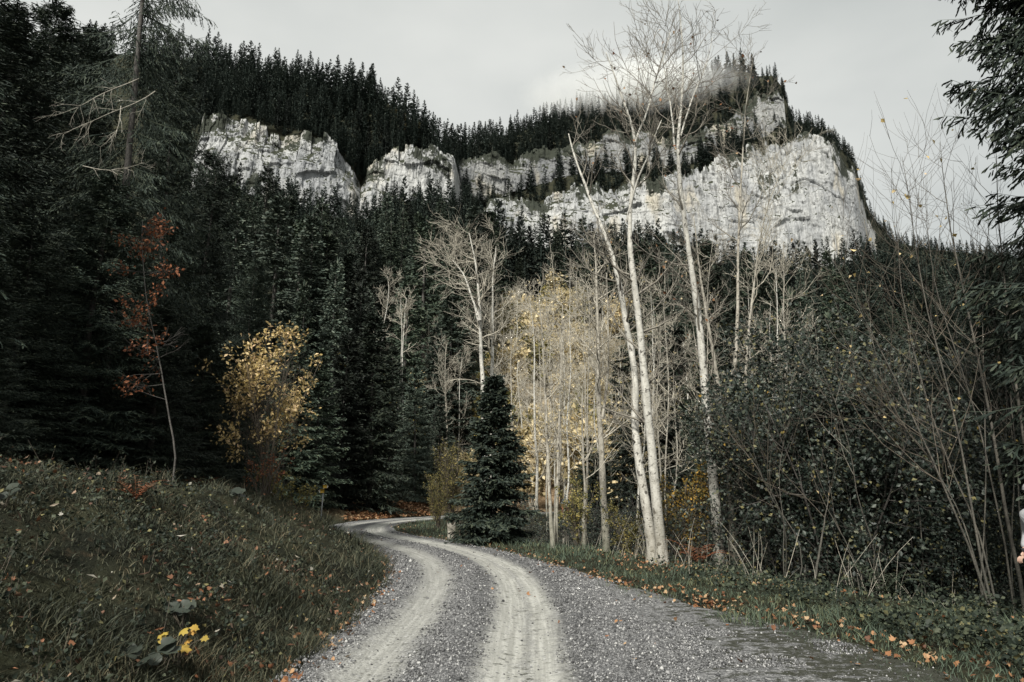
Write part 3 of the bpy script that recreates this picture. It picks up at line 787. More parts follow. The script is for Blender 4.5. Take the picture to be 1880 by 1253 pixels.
def cfg(n, start, ang, ln, up, rmax, rmin, jit=0.12, taper=0.55, bias=0.9):
    return dict(n=n, start=start, ang=ang, len=ln, up=up, rmax=rmax, rmin=rmin, jit=jit, taper=taper, bias=bias)

def path3(pts, d, rng=None, wob=0.03, dd=0.0, n=14):
    A = np.array(pts, float)
    k = np.linspace(0, 1, len(A))
    P = P3(A[:, 0], A[:, 1], d + dd * k)
    s = np.concatenate([[0], np.cumsum(np.linalg.norm(np.diff(P, axis=0), axis=1))])
    q = np.linspace(0, s[-1], n)
    X = np.stack([np.interp(q, s, P[:, i]) for i in range(3)], -1)
    X[1:-1] = 0.25 * X[:-2] + 0.5 * X[1:-1] + 0.25 * X[2:]
    if rng is not None: X[1:] += np.cumsum(rng.normal(0, wob / math.sqrt(n), (n - 1, 3)), 0)
    return X

def leaves_on(lines, rng, per, size, wr=0.6, droop=0.3, keep=1.0, spread=0.03):
    P = []; Dv = []
    for pts in lines:
        if keep < 1:
            c_ = pts[len(pts) // 2]
            if vnoise(np.array([c_[0] * 1.25 + c_[1] * 0.6 + 7]), np.array([c_[2] * 1.5 + c_[1] * 0.5]), 5)[0] * 0.8 + rng.random() * 0.2 > keep: continue
        m = rng.poisson(per)
        if m == 0: continue
        q = rng.uniform(0.25, 1, m) * (len(pts) - 1)
        i = np.minimum(q.astype(int), len(pts) - 2); f = (q - i)[:, None]
        P.append(pts[i] * (1 - f) + pts[i + 1] * f + rng.normal(0, spread, (m, 3)))
        t = unit(pts[i + 1] - pts[i])
        Dv.append(unit(t * 0.5 + rng.normal(0, 0.7, (m, 3)) + np.array([0, 0, -droop])))
    if not P: return np.zeros((0, 3)), np.zeros((0, 3), int)
    P = np.concatenate(P); Dv = np.concatenate(Dv)
    s = size * rng.uniform(0.55, 1.3, len(P))
    return folded(P, Dv * s[:, None], s * wr, rng)

def root_line(P, extra=0.5):
    """carry a trunk down into the ground"""
    b = P[0]; gz = float(ground_z(b[0], b[1]))
    d = unit(P[1] - P[0])
    foot = np.array([b[0], b[1], min(b[2], gz) - extra])
    if b[2] - gz > 0.2: return np.concatenate([[foot], P]), True
    return np.concatenate([[foot], P]), False

def bare_tree(name, label, cat, group, stems, cf, seed, bark_m, twig_m, maxl=2, leaf=None, sides=9, extra=0.4):
    """stems: list of (polyline, base radius, top radius)"""
    rng = np.random.default_rng(seed)
    base = stems[0][0][0]
    gz = float(ground_z(base[0], base[1]))
    o = empty(name, (base[0], base[1], gz), 0, label, cat, group)
    off = np.array([base[0], base[1], gz])
    lv = [] if leaf else None
    for i, (P, r0, r1) in enumerate(stems):
        tk = MB(); br = MB()
        Q, _ = root_line(P, extra) if (i == 0 or P[0][2] < gz + 0.6) else (P, False)
        k = np.linspace(0, 1, len(Q))
        rr = r1 + (r0 - r1) * (1 - k) ** 0.9
        if len(Q) > len(P): rr[0] = rr[1] * 1.25; 
        if r0 > 0.06: rr[1] = rr[1] * 1.12
        if r0 > 0.06:
            s_ = np.concatenate([[0], np.cumsum(np.linalg.norm(np.diff(Q, axis=0), axis=1))]); q_ = np.linspace(0, s_[-1], 110)
            rq = np.interp(q_, s_, rr) * (1 + 0.16 * fbm(q_ * 1.7, q_ * 0 + seed, 4, seed)); 
            Qq = np.stack([np.interp(q_, s_, Q[:, k_]) for k_ in range(3)], -1)
            Qq[2:-2] = (Qq[:-4] + Qq[1:-3] + Qq[2:-2] + Qq[3:-1] + Qq[4:]) / 5
            Qq[:, 0] += 0.025 * fbm(q_ * 0.8, q_ * 0 + 3, 3, seed + 5)
            rq = rq * (1 + 0.55 * np.exp(-np.clip(q_ - 0.35, 0, None) / 0.22))
            tk.line(Qq - off, rq, 12)
        else: tk.line(Q - off, rr, sides)
        tk.build("trunk", bark_m, o, True)
        grow(br, rng, P - off, r1 + (r0 - r1) * (1 - np.linspace(0, 1, len(P))) ** 0.9, 0, maxl, cf, lv)
        br.build("crown", twig_m, o)
    if leaf:
        lb = MB(); V, Fc = leaves_on(lv, rng, *leaf[1:])
        lb.add(V, Fc)
        if lb.n: lb.build("leaves", leaf[0], o)
    return o

# ------------------------------------------------------------------ conifers
def proto(seed, mat, **k):
    t, c = spruce(seed, **k)
    return dict(h=k['h'], trunk=t.mesh("spruce_trunk", M['sprucebark'], True), crown=c.mesh("spruce_crown", mat), mb=(t, c))

def put_spruce(pr, x, y, h, label, group, rz=0.0, wide=1.0, name="spruce_tree", sink=0.0):
    o = empty(name, (x, y, float(ground_z(x, y)) - sink), rz, label, "tree", group)
    s = h / pr['h']; o.scale = (s * wide, s * wide, s)
    tr_ = link_part("trunk", pr['trunk'], o); link_part("crown", pr['crown'], o)
    return o

def h_for(px, d, top):
    t, e2 = te(px, max(top, 40)); _, e2 = te(px, top)
    x = float(t) * d
    return x, CAMZ + float(e2) * d - float(ground_z(x, d))

NEAR = [proto(11, M['spruce_dark'], h=20, Rm=3.2, nwh=58, nbr=7, ntw=16, nsub=8, hang=0.55, width=0.034, shoot=0.14, z0=0.03, prof=0.62, trunk_r=0.15),
        proto(12, M['spruce_dark'], h=20, Rm=3.0, nwh=54, nbr=7, ntw=16, nsub=8, hang=0.75, width=0.034, shoot=0.14, z0=0.05, prof=0.55, low=-0.45, trunk_r=0.15)]
OPEN = proto(13, M['spruce_dark'], h=26, Rm=3.4, nwh=40, nbr=5, ntw=16, nsub=8, hang=1.0, width=0.03, shoot=0.13, z0=0.08, prof=0.30, low=-0.55, high=0.05, trunk_r=0.17)
EDGE = proto(14, M['spruce_dark'], h=22, Rm=2.7, nwh=66, nbr=8, ntw=17, nsub=8, hang=0.75, width=0.032, shoot=0.13, z0=0.15, prof=0.5, low=-0.28, high=0.35, tipup=0.35, trunk_r=0.2, twig_w=1.25)
YOUNG = proto(15, M['spruce_dark'], h=6.2, Rm=1.75, nwh=32, nbr=10, ntw=13, nsub=6, hang=0.4, width=0.055, shoot=0.15, z0=0.02, prof=0.8, trunk_r=0.06)
MIDHI = [proto(21, M['spruce'], h=12, Rm=3.0, nwh=22, nbr=10, jit=0.15, flat=0.5, ntw=11, nsub=5, hang=0.30, width=0.07, shoot=0.22, z0=0.04, prof=0.8),
         proto(22, M['spruce_pale'], h=12, Rm=2.6, nwh=21, nbr=10, jit=0.15, flat=0.5, ntw=11, nsub=5, hang=0.30, width=0.07, shoot=0.22, z0=0.03, prof=0.85)]
MID = [proto(31, M['spruce'], h=22, Rm=3.5, nwh=25, nbr=9, jit=0.14, flat=0.55, ntw=8, nsub=5, hang=0.4, width=0.12, shoot=0.34, z0=0.06, prof=0.8, tube=False),
       proto(32, M['spruce_pale'], h=20, Rm=3.2, nwh=23, nbr=9, jit=0.14, flat=0.55, ntw=8, nsub=5, hang=0.35, width=0.12, shoot=0.34, z0=0.05, prof=0.85, tube=False),
       proto(33, M['spruce'], h=22, Rm=3.0, nwh=22, nbr=7, jit=0.14, flat=0.55, ntw=8, nsub=5, hang=0.6, width=0.12, shoot=0.34, z0=0.15, prof=0.6, tube=False)]
FAR = [proto(41, M['spruce_far'], h=22, Rm=4.0, nwh=26, nbr=6, ntw=4, nsub=0, hang=0.35, width=0.62, z0=0.04, prof=0.85, tube=False),
       proto(42, M['spruce_far'], h=22, Rm=3.3, nwh=24, nbr=6, ntw=4, nsub=0, hang=0.45, width=0.60, z0=0.08, prof=0.7, tube=False),
       proto(43, M['spruce_far'], h=22, Rm=3.5, nwh=19, nbr=5, ntw=4, nsub=0, hang=0.35, width=0.60, z0=0.14, prof=0.6, tube=False),
       proto(44, M['spruce_far'], h=22, Rm=4.6, nwh=22, nbr=6, ntw=4, nsub=0, hang=0.25, width=0.66, z0=0.02, prof=0.95, tube=False)]
def merged(pr):
    a = MB()
    for mb in pr['mb']:
        off = a.n
        for V in mb.V: a.V.append(V)
        for f in mb.Fs: a.Fs.append(f + off)
        a.n += mb.n
    return a
for p in FAR: p['one'] = merged(p); p['me'] = p['one'].mesh("far_spruce", M['spruce_far'])

# the dark spruces of the left slope, nearest first
left = [(-150, 9.5, -260, 1, 1.15, "huge dark spruce cut by the left edge, nearest to the camera"),
        (30, 13.5, 22, 0, 1.25, "dark spruce whose thin leader stands against the sky at upper left"),
        (100, 17.5, 12, 0, 1.2, "dark spruce with bushy top, second from the left edge"),
        (-40, 19, 5, 1, 1.2, "dark spruce behind the nearest one at the left edge"),
        (262, 16.5, -330, 2, 0.95, "tall spruce with bare grey trunk and drooping branches under the sky"),
        (175, 21, 60, 0, 1.15, "dark spruce left of the tall bare trunked spruce"),
        (205, 15.0, 330, 1, 1.3, "lower spruce with spreading green boughs below the bare grey trunk"),
        (330, 19.5, 150, 1, 1.1, "spruce with hanging boughs beside the left end of the pale cliff"),
        (60, 13.0, 420, 0, 1.5, "low bushy spruce at the top of the left bank"),
        (395, 27, 285, 1, 1.15, "slim spruce in front of the foot of the left cliff"),
        (300, 15.5, 560, 0, 1.5, "young dark spruce behind the rust leaved beech"),
        (20, 24, 60, 1, 1.2, "dark spruce deep in the left wood"),
        (380, 20, 600, 0, 1.5, "young dark spruce behind the yellow bush"),
        (470, 31, 480, 0, 1.2, "dark spruce rising behind the yellow bush"),
        (-10, 10.5, 500, 0, 1.3, "low bushy spruce at the left edge on the bank crest"),
        (160, 17, 480, 1, 1.3, "low dark spruce between the taller trunks of the left wood"),
        (340, 25, 420, 0, 1.2, "dark spruce below the left end of the cliff"),
        (440, 24, 640, 1, 1.5, "young dark spruce right behind the yellow bush")]
for i, (px, d, top, k, wd, lab) in enumerate(left):
    pr = (NEAR + [OPEN])[k]
    x, h = h_for(px, d, top)
    put_spruce(pr, x, d, h, lab, "dark spruces on the left slope", i * 1.7, wd * min(1.5, max(1.0, 11.0 / h)) if h < 11 else wd)

# right edge
put_spruce(EDGE, 9.85, 10.8, 22, "dark spruce at the right edge with finger like shoots against the sky", "dark spruces on the right", 0.6, 0.95)
for px, d, top, k, lab in [(1810, 20, 470, 1, "dark spruce behind the leaning saplings on the right"),
                           (1700, 26, 500, 0, "dark spruce filling the gap between saplings and green bush"),
                           (1930, 17, 380, 1, "dark spruce in the right corner behind the edge spruce"),
                           (1590, 30, 530, 0, "dark spruce rising behind the green bush")]:
    x, h = h_for(px, d, top)
    put_spruce(NEAR[k], x, d, h, lab, "dark spruces on the right", px * 0.01, 1.2 if h > 9 else 1.5)

# the young spruce on the inside of the bend
put_spruce(YOUNG, float(te(906, 985)[0]) * 25.6, 25.6, 5.9, "young dark spruce standing alone on the inside of the road bend", None, 0.4, 1.08)

# spruces beyond the bend, the front row of the forest
front = [(640, 50, 612, 0, 1.0, "broad spruce above the signpost, front row of the wood"), (690, 52, 575, 0, 1.05, "tall spruce above the outer road bend"),
         (590, 46, 640, 0, 1.0, "dark spruce right of the yellow bush"), (765, 60, 672, 1, 1.0, "blue green spruce with pointed top right of the outer bend"),
         (722, 62, 640, 0, 1.0, "dark spruce between the tall one and the blue green one"), (808, 66, 725, 1, 1.0, "small blue green spruce left of the roadside spruce"),
         (540, 44, 600, 0, 1.1, "dark spruce half hidden behind the yellow bush"), (620, 64, 480, 1, 0.9, "pale spruce with ragged crown above the front row"),
         (665, 68, 520, 1, 0.8, "slim pale spruce above the front row"), (560, 60, 520, 0, 0.9, "slim spruce above the yellow bush")]
for i, (px, d, top, k, wd, lab) in enumerate(front):
    x, h = h_for(px, d, top)
    put_spruce(MIDHI[k] if h < 15 else MID[0 if k == 0 else 1], x, d, h, lab, "spruces beyond the bend", i * 0.9, wd)

# forest on the mountain: near trees stand as trees of their own, the far rest is one wood
rng = np.random.default_rng(5)
cand = []
for y0 in np.concatenate([np.arange(34, 300, 6.2), np.arange(300, 690, 4.6)]):
    sp_ = 6.6 if y0 < 300 else 5.8
    w_ = y0 * 1.02
    n_ = int(2 * w_ / sp_)
    xx = np.linspace(-w_, w_, n_) + rng.uniform(-2.4, 2.4, n_)
    yy = y0 + rng.uniform(-2.4, 2.4, n_)
    cand.append(np.stack([xx, yy], -1))
cand = np.concatenate(cand)
zc = ground_z(cand[:, 0], cand[:, 1])
dzy = (ground_z(cand[:, 0] * (1 + 4 / cand[:, 1]), cand[:, 1] + 4) - zc) / 4
tcan = cand[:, 0] / cand[:, 1]
_, ucan, yccan = near_z(cand[:, 0], np.clip(cand[:, 1], -40, 95))
bpx, bpy_ = proj(np.stack([cand[:, 0], cand[:, 1], zc], -1))
kdc = [np.interp(np.clip(tcan, -1.5, 1.5), TT, k_) for k_ in KD]; zgc = [np.interp(np.clip(tcan, -1.5, 1.5), TT, k_) for k_ in Z]
oncliff = ((cand[:, 1] > kdc[2] - 1) & (cand[:, 1] < kdc[3] + 1) & (zgc[1] - zgc[0] > 9)) | ((cand[:, 1] > kdc[4] - 1) & (cand[:, 1] < kdc[5] + 1) & (zgc[3] - zgc[2] > 9))
ok = ~oncliff | (rng.random(len(cand)) < 0.10)
dens = np.ones(len(cand))
clear = (bpx > 915) & (bpx < 1180) & (cand[:, 1] < 165); dens[clear] = 0.0
dens[(bpx > 840) & (bpx <= 915) & (cand[:, 1] < 120)] = 0.25
dens[(bpx >= 1180) & (bpx < 1750) & (cand[:, 1] < 100)] = 0.0
dens[(bpx >= 1180) & (bpx < 1900) & (cand[:, 1] >= 100) & (cand[:, 1] < 150)] = 0.6
dens[(cand[:, 1] < 75) & ((np.abs(ucan) < 6) | (ucan > 0) | (tcan > -0.13))] = 0
dens[(cand[:, 1] < 68) & (tcan > -0.36)] = 0
dens *= np.where(vnoise(cand[:, 0] * 0.03, cand[:, 1] * 0.03, 77) < 0.14, 0.35, 1)
# grassy ledge between the two bands of the middle cliff
lp = (bpx > 870) & (bpx < 1060) & (bpy_ > 325) & (bpy_ < 372); dens[lp] = 0.12
ok &= rng.random(len(cand)) < dens
idx = np.where(ok)[0]
idx = idx[np.argsort(cand[idx, 1])]
cov = np.zeros((420, 640), bool)                          # coarse coverage of the picture, near to far
def tri_mask(px, top, bot, hw_):
    y0, y1 = int(top / 3), int(bot / 3) + 1
    if y1 <= 0 or y0 >= 420: return None
    yy = np.arange(max(0, y0), min(420, y1))
    if len(yy) == 0: return None
    f = np.clip((yy * 3 - top) / max(bot - top, 1), 0, 1) * hw_ * 0.8
    x0, x1 = int((px - hw_) / 3) , int((px + hw_) / 3) + 1
    xx = np.arange(max(0, x0), min(640, x1))
    if len(xx) == 0: return None
    m = np.abs(xx[None] * 3 + 1.5 - px) <= f[:, None] + 1.5
    return yy, xx, m
for px, d, top, k, wd, lab in left + front:
    if top < 300 or True:
        x, h = h_for(px, d, max(top, -100))
        _, by = proj(np.array([x, d, float(ground_z(x, d))])); qx, _ = proj(np.array([x, d, float(ground_z(x, d)) + h * .5]))
        r = tri_mask(qx, max(top, -200) + 25, by, 0.12 * h * F / d * wd)
        if r: cov[r[0][0]:r[0][-1] + 1, r[1][0]:r[1][-1] + 1] |= r[2]
trees = []
for i in idx:
    x, y = cand[i]; z = zc[i]
    steep = bool(oncliff[i])
    h = (9 + 20 * rng.random() ** 0.9) * (0.35 if steep else 1.0) * (0.8 if y > 500 else 1) * (0.75 if y < 70 else 1)
    if tcan[i] > 0.38 and y > 470: h *= 0.75
    t_ = float(np.clip(tcan[i], -1.4, 1.4)); d0 = float(np.interp(t_, TT, D[0]))
    if d0 - 230 < y < d0 + 2 and float(np.interp(t_, TT, Z[1] - Z[0])) > 12:      # keep the rock faces clear
        fx, fy = proj(np.array([t_ * d0, d0, float(np.interp(t_, TT, Z[0]))]))
        lim = fy - (rng.uniform(25, 70) if rng.random() < 0.22 else rng.uniform(-8, 26))
        for _ in range(8):
            px1, ty = proj(np.array([x, y, z + h]))
            if ty < lim: h *= 0.85
        if h < 6: continue
    px0, by = proj(np.array([x, y, z])); px1, ty = proj(np.array([x, y, z + h]))
    hw_ = 0.14 * h * F / y
    r = tri_mask((px0 + px1) / 2, ty, by, hw_)
    if r is None: continue
    sub = cov[r[0][0]:r[0][-1] + 1, r[1][0]:r[1][-1] + 1]
    vis = (r[2] & ~sub).sum()
    if vis < 0.07 * r[2].sum() or vis < 3: continue
    sub |= r[2]
    trees.append((vis, x, y, z, h, px1, ty, steep))
for ka in (1, 3):
    for t_ in np.arange(-0.54, 0.56, 0.0045):
        t_ += rng.uniform(-.002, .002)
        hgt_ = np.interp(t_, TT, Z[ka]) - np.interp(t_, TT, Z[ka - 1])
        if hgt_ < 9 or rng.random() < 0.25: continue
        y = float(np.interp(t_, TT, D[ka])) + rng.uniform(-1.5, 7); x = t_ * y; z = float(np.interp(t_, TT, Z[ka])) - 0.8; h = rng.uniform(6, 19)
        px1, ty = proj(np.array([x, y, z + h]))
        trees.append((4, x, y, z, h, px1, ty, False))
trees.sort(key=lambda a: -a[0])
def zone(px, py, y, d):
    if y > 395 and px < 840 and d: return None
    return None
def where(px, ty, y):
    t = px
    if y < 110: a = "beyond the road bend" if px < 900 else "behind the bare trees on the right"
    elif y < 230: a = "half way up the left slope" if px < 560 else ("in the middle of the slope" if px < 950 else "at the bottom of the right slope")
    elif px < 665: a = "below the left cliff" if ty > 250 else "on the crest above the left cliff"
    elif px < 850: a = "below the second pale cliff" if ty > 250 else "on the crest above the second pale cliff"
    elif px < 1200: a = "below the middle cliff bands" if ty > 300 else "on the misty ridge"
    elif px < 1600: a = "in front of the big right cliff" if ty > 330 else "on the summit of the right cliff"
    else: a = "on the low skyline at the right"
    return a
NIND = 255
rest = MB()
larch_i = 0
for j, (vis, x, y, z, h, px, ty, steep) in enumerate(trees):
    rz = float(rng.uniform(0, 6.28)); wd = float(rng.uniform(0.85, 1.45)) * (1.3 if steep else 1)
    if j < NIND:
        a = where(px, ty, y)
        if y < 175:
            k = int(rng.integers(0, 3)); pr = MID[k]
            look = ["dark spruce", "pale green spruce", "thin dark spruce"][k]
            o = put_spruce(pr, x, y, h, f"{look} {a}", f"{look} trees {a}", rz, wd, sink=0.4)
        else:
            k = int(rng.integers(0, 4)); pr = FAR[k]
            look = ["slender dark spruce", "narrow dark spruce", "thin topped dark spruce", "broad dark spruce"][k]
            o = bpy.data.objects.new("spruce_tree", pr['me']); COL.objects.link(o)
            o.location = (x, y, z - 0.5); o.rotation_euler = (0, 0, rz); s = h / 22; o.scale = (s * wd, s * wd, s)
            tag(o, f"{look} {a}", "tree", f"{look} trees {a}")
    else:
        pr = FAR[int(rng.integers(0, 4))]['one']
        s = h / 22; c, sn = math.cos(rz), math.sin(rz)
        Mx = np.array([[c, -sn, 0], [sn, c, 0], [0, 0, 1]]) * np.array([[s * wd, s * wd, s]])
        off = rest.n
        for V in pr.V: rest.V.append(V @ Mx.T + np.array([x, y, z - 0.5]))
        for f in pr.Fs: rest.Fs.append(f + off)
        rest.n += pr.n
fo = rest.build("forest", M['spruce_far'])
tag(fo, "distant spruce forest covering the mountain above and below the cliffs", None, None, "stuff")
print("TREES", len(trees), "verts in forest", rest.n)
# a few larches turned yellow brown on the left crest
lar = FAR[2]['one'].mesh("larch_crown", M['larch'])
for px, py, d in [(742, 262, 425), (768, 272, 428), (725, 258, 430)]:
    p = P3(px, py, d); o = bpy.data.objects.new("larch_tree", lar); COL.objects.link(o)
    o.location = (p[0], d, float(ground_z(p[0], d))); s = (p[2] - o.location.z + 20) / 22; s = min(max(s, 0.8), 1.3); o.scale = (s, s, s)
    tag(o, "yellow brown larch among the dark crest spruces above the second cliff", "tree", "larches on the left crest")

# ------------------------------------------------------------------ bare trees by the road, traced trunk by trunk
CB = cfg((17, 6, 3), (0.20, 0.15, 0.15), (0.95, 0.7, 0.65), (2.7, 1.15, 0.5), (0.95, 0.55, 0.3), (0.035, 0.014, 0.007), 0.0055, 0.16, 0.45)
r = np.random.default_rng(71)
A1 = path3([(1200, 1032), (1186, 930), (1166, 800), (1167, 690), (1150, 600), (1137, 517), (1116, 445), (1093, 388), (1076, 350), (1058, 300), (1045, 245)], 18.3, r, 0.03, 1.5, 22)
A2 = path3([(1215, 1032), (1206, 930), (1196, 800), (1181, 690), (1170, 560), (1154, 450), (1152, 400), (1166, 345), (1168, 241), (1150, 195), (1133, 150), (1112, 95)], 18.1, r, 0.03, -1.0, 22)
A3 = path3([(1166, 262), (1185, 215), (1200, 160), (1228, 90), (1232, 60)], 17.3, r, 0.04, 0, 10)
A4 = path3([(1150, 408), (1170, 330), (1195, 280), (1215, 220)], 17.6, r, 0.04, -1, 10)
bare_tree("birch_tree", "pale twin trunked bare tree on the leafy verge, tallest left pair", "tree", None,
          [(A1, 0.135, 0.016), (A2, 0.142, 0.010), (A3, 0.03, 0.008), (A4, 0.035, 0.01)], CB, 1, M['birch'], M['birchtwig'], 2,
          (M['litter'], 0.05, 0.10, 0.7))
B1 = path3([(1319, 1012), (1312, 900), (1300, 780), (1290, 660), (1277, 540), (1264, 454), (1254, 400), (1247, 337), (1240, 275), (1249, 215), (1256, 115), (1246, 5)], 20, r, 0.03, 0.5, 22)
B2 = path3([(1240, 280), (1232, 220), (1222, 150), (1212, 80)], 20.2, r, 0.04, 0, 10)
B3 = path3([(1250, 250), (1270, 180), (1300, 120), (1310, 70)], 20.2, r, 0.04, 0, 10)
bare_tree("birch_tree", "pale single trunked bare tree reaching the top edge, right of the twin trunks", "tree", None,
          [(B1, 0.145, 0.009), (B2, 0.03, 0.007), (B3, 0.03, 0.007)], CB, 2, M['birch'], M['birchtwig'], 2, (M['litter'], 0.05, 0.10, 0.7))
C1 = path3([(1347, 1000), (1342, 900), (1337, 834), (1327, 745), (1312, 653), (1294, 545), (1282, 470), (1275, 400)], 21, r, 0.03, 0.4, 16)
C2 = path3([(1328, 748), (1347, 707), (1355, 617), (1354, 472), (1356, 400), (1363, 276), (1368, 190), (1380, 110)], 21, r, 0.02, 0.4, 16)
bare_tree("birch_tree", "slimmer grey forked bare tree close behind the single trunk", "tree", None,
          [(C1, 0.11, 0.012), (C2, 0.062, 0.007)], cfg((20, 8, 4), (0.3, 0.12, 0.1), (1.0, 0.8, 0.7), (2.3, 1.0, 0.45), (0.9, 0.5, 0.3), (0.028, 0.012, 0.006), 0.0055, 0.16, 0.4), 3, M['greybark'], M['birchtwig'], 2, (M['litter'], 0.05, 0.10, 0.7))
E1 = path3([(1378, 960), (1372, 800), (1366, 700), (1375, 600), (1388, 480), (1400, 400), (1440, 300)], 22, r, 0.04, 0.4, 14)
bare_tree("bare_tree", "thin bare tree with upswept branches right of the forked tree", "tree", None,
          [(E1, 0.065, 0.008)], cfg((18, 8, 4), (0.25, 0.1, 0.1), (0.9, 0.8, 0.7), (2.4, 1.0, 0.5), (1.0, 0.5, 0.3), (0.025, 0.011, 0.006), 0.0055, 0.16, 0.35), 4, M['greybark'], M['twig'])
F1 = path3([(1112, 978), (1106, 850), (1100, 720), (1098, 600), (1096, 500), (1090, 440)], 27, r, 0.03, 0, 14)
F2 = path3([(1106, 770), (1116, 690), (1117, 600), (1114, 500)], 27, r, 0.03, 0, 10)
bare_tree("bare_tree", "mossy grey forked tree left of the twin trunks", "tree", None,
          [(F1, 0.15, 0.02), (F2, 0.06, 0.012)], cfg((18, 8, 4), (0.25, 0.1, 0.1), (1.0, 0.8, 0.7), (2.6, 1.1, 0.5), (0.5, 0.4, 0.3), (0.03, 0.013, 0.008), 0.007, 0.17, 0.4), 5, M['greybark'], M['twig'], 2, (M['pale_leaf'], 0.12, 0.11, 0.7))
G1 = path3([(1016, 1015), (1010, 930), (1006, 840), (1003, 740), (998, 640), (990, 540)], 23, r, 0.03, 1, 14)
G2 = path3([(1022, 1008), (1022, 900), (1026, 800), (1030, 700), (1032, 560)], 23.4, r, 0.03, 1, 14)
bare_tree("bare_tree", "slender pale clump of two stems right of the roadside spruce", "tree", None,
          [(G1, 0.075, 0.012), (G2, 0.05, 0.01)], cfg((14, 7, 4), (0.3, 0.1, 0.1), (0.9, 0.8, 0.7), (1.7, 0.8, 0.4), (0.7, 0.4, 0.3), (0.02, 0.01, 0.007), 0.006, 0.17, 0.4), 6, M['greybark'], M['twig'], 2, (M['pale_leaf'], 0.12, 0.10, 0.7))
CH = cfg((18, 7, 4), (0.38, 0.1, 0.1), (1.05, 0.8, 0.7), (3.9, 1.9, 0.9), (0.7, 0.35, 0.2), (0.05, 0.024, 0.014), 0.009, 0.2, 0.4)
H1 = path3([(892, 900), (888, 760), (884, 680), (878, 560), (872, 480), (861, 432)], 42, r, 0.06, 1, 16)
H2 = path3([(880, 590), (862, 540), (848, 505), (828, 480)], 42, r, 0.06, 1, 9)
bare_tree("bare_tree", "pale bare tree rising above the young roadside spruce, left of two", "tree", None,
          [(H1, 0.20, 0.03), (H2, 0.08, 0.02)], CH, 7, M['birch'], M['twig'])
H3 = path3([(905, 900), (903, 700), (906, 560), (904, 500), (912, 450)], 44, r, 0.06, 1, 14)
bare_tree("bare_tree", "pale bare tree rising above the young roadside spruce, right of two", "tree", None,
          [(H3, 0.17, 0.03)], CH, 8, M['birch'], M['twig'])
I1 = path3([(740, 760), (738, 680), (741, 610), (746, 548)], 64, r, 0.05, 0, 9); I2 = path3([(727, 800), (735, 700), (739, 600), (735, 548)], 64, r, 0.05, 0, 9)
bare_tree("bare_tree", "small pale bare tree among the spruces above the bend", "tree", None,
          [(I1, 0.09, 0.02), (I2, 0.07, 0.02)], cfg((9, 5, 3), (0.5, 0.1, 0.1), (0.8, 0.8, 0.7), (2.2, 1.1, 0.6), (0.7, 0.4, 0.3), (0.05, 0.025, 0.016), 0.014, 0.18, 0.4), 9, M['birch'], M['twig'])

# saplings leaning at the right
CJ = cfg((16, 5, 2), (0.28, 0.2, 0.2), (0.85, 0.7, 0.7), (2.6, 1.1, 0.5), (0.75, 0.35, 0.2), (0.010, 0.006, 0.004), 0.003, 0.09, 0.5)
JS = [([(1818, 1118), (1787, 1028), (1756, 951), (1721, 873), (1690, 799), (1634, 675), (1594, 602), (1562, 545), (1528, 478)], 11.2, 0.030, "long leaning sapling bowed farthest to the left"),
      ([(1822, 1114), (1806, 1052), (1791, 955), (1771, 838), (1740, 700), (1710, 590), (1690, 480), (1676, 380), (1660, 285)], 11.6, 0.034, "upright sapling of the right clump with grey bark"),
      ([(1830, 1116), (1798, 966), (1756, 881), (1729, 827), (1695, 720), (1665, 600), (1648, 480), (1640, 380)], 11.9, 0.028, "thin sapling between the bowed and the upright one"),
      ([(1872, 1060), (1849, 962), (1826, 819), (1800, 690), (1775, 560), (1750, 450), (1736, 360), (1728, 260)], 12.6, 0.052, "thickest sapling near the right edge"),
      ([(1885, 850), (1862, 700), (1848, 560), (1832, 400), (1826, 262)], 12.0, 0.040, "sapling at the right edge in front of the dark spruce"),
      ([(1493, 1085), (1506, 1010), (1519, 935), (1526, 900)], 13.2, 0.045, "short snapped grey stem leaning right above the verge"),
      ([(1581, 1104), (1573, 1032), (1546, 980), (1519, 928), (1492, 865)], 12.5, 0.016, "thin leaning shoot holding yellow leaves"),
      ([(1845, 1000), (1815, 860), (1770, 700), (1722, 560), (1700, 440), (1698, 330)], 12.8, 0.026, "sapling with long whips reaching into the sky"),
      ([(1800, 1060), (1760, 930), (1700, 820), (1640, 760), (1560, 715)], 11.5, 0.018, "low arching whip across the green bush")]
for i, (pts, d, r0, lab) in enumerate(JS):
    P = path3(pts, d, r, 0.03, 0.3, 14)
    cc = dict(CJ)
    if i in (5, 6): cc['n'] = (3, 2, 1)
    bare_tree("sapling", lab, "sapling", "saplings leaning at the right", [(P, r0 * 0.66, 0.0035)], cc, 40 + i, M['saplingbark'], M['browntwig'], 1,
              (M['yellow'], 1.2 if i == 6 else 0.10, 0.085, 0.8, 0.5), sides=7)

wr = np.random.default_rng(808)
for i in range(13):
    px0 = wr.uniform(1400, 1900); d = wr.uniform(12.5, 18.5); top = wr.uniform(330, 760) if px0 > 1560 else wr.uniform(560, 800)
    lean_ = wr.uniform(-190, 10)
    k_ = np.linspace(0, 1, 7)
    pts = [(px0 + lean_ * q ** 1.7 + wr.normal(0, 7), 1075 + (top - 1075) * q) for q in k_]
    P = path3(pts, d, wr, 0.05, wr.uniform(-1, 1), 12)
    cc = dict(CJ); cc['n'] = (9, 4, 1); cc['start'] = (0.38, 0.2, 0.2)
    bare_tree("sapling", "thin brown whip in the thicket right of the birches", "sapling", "thin whips in the right thicket", [(P, wr.uniform(.008, .016), 0.003)], cc, 900 + i,
              M['saplingbark'], M['browntwig'] if i % 3 else M['birchtwig'], 1, (M['gold'], 0.15, 0.07, 0.8, 0.5), sides=6)
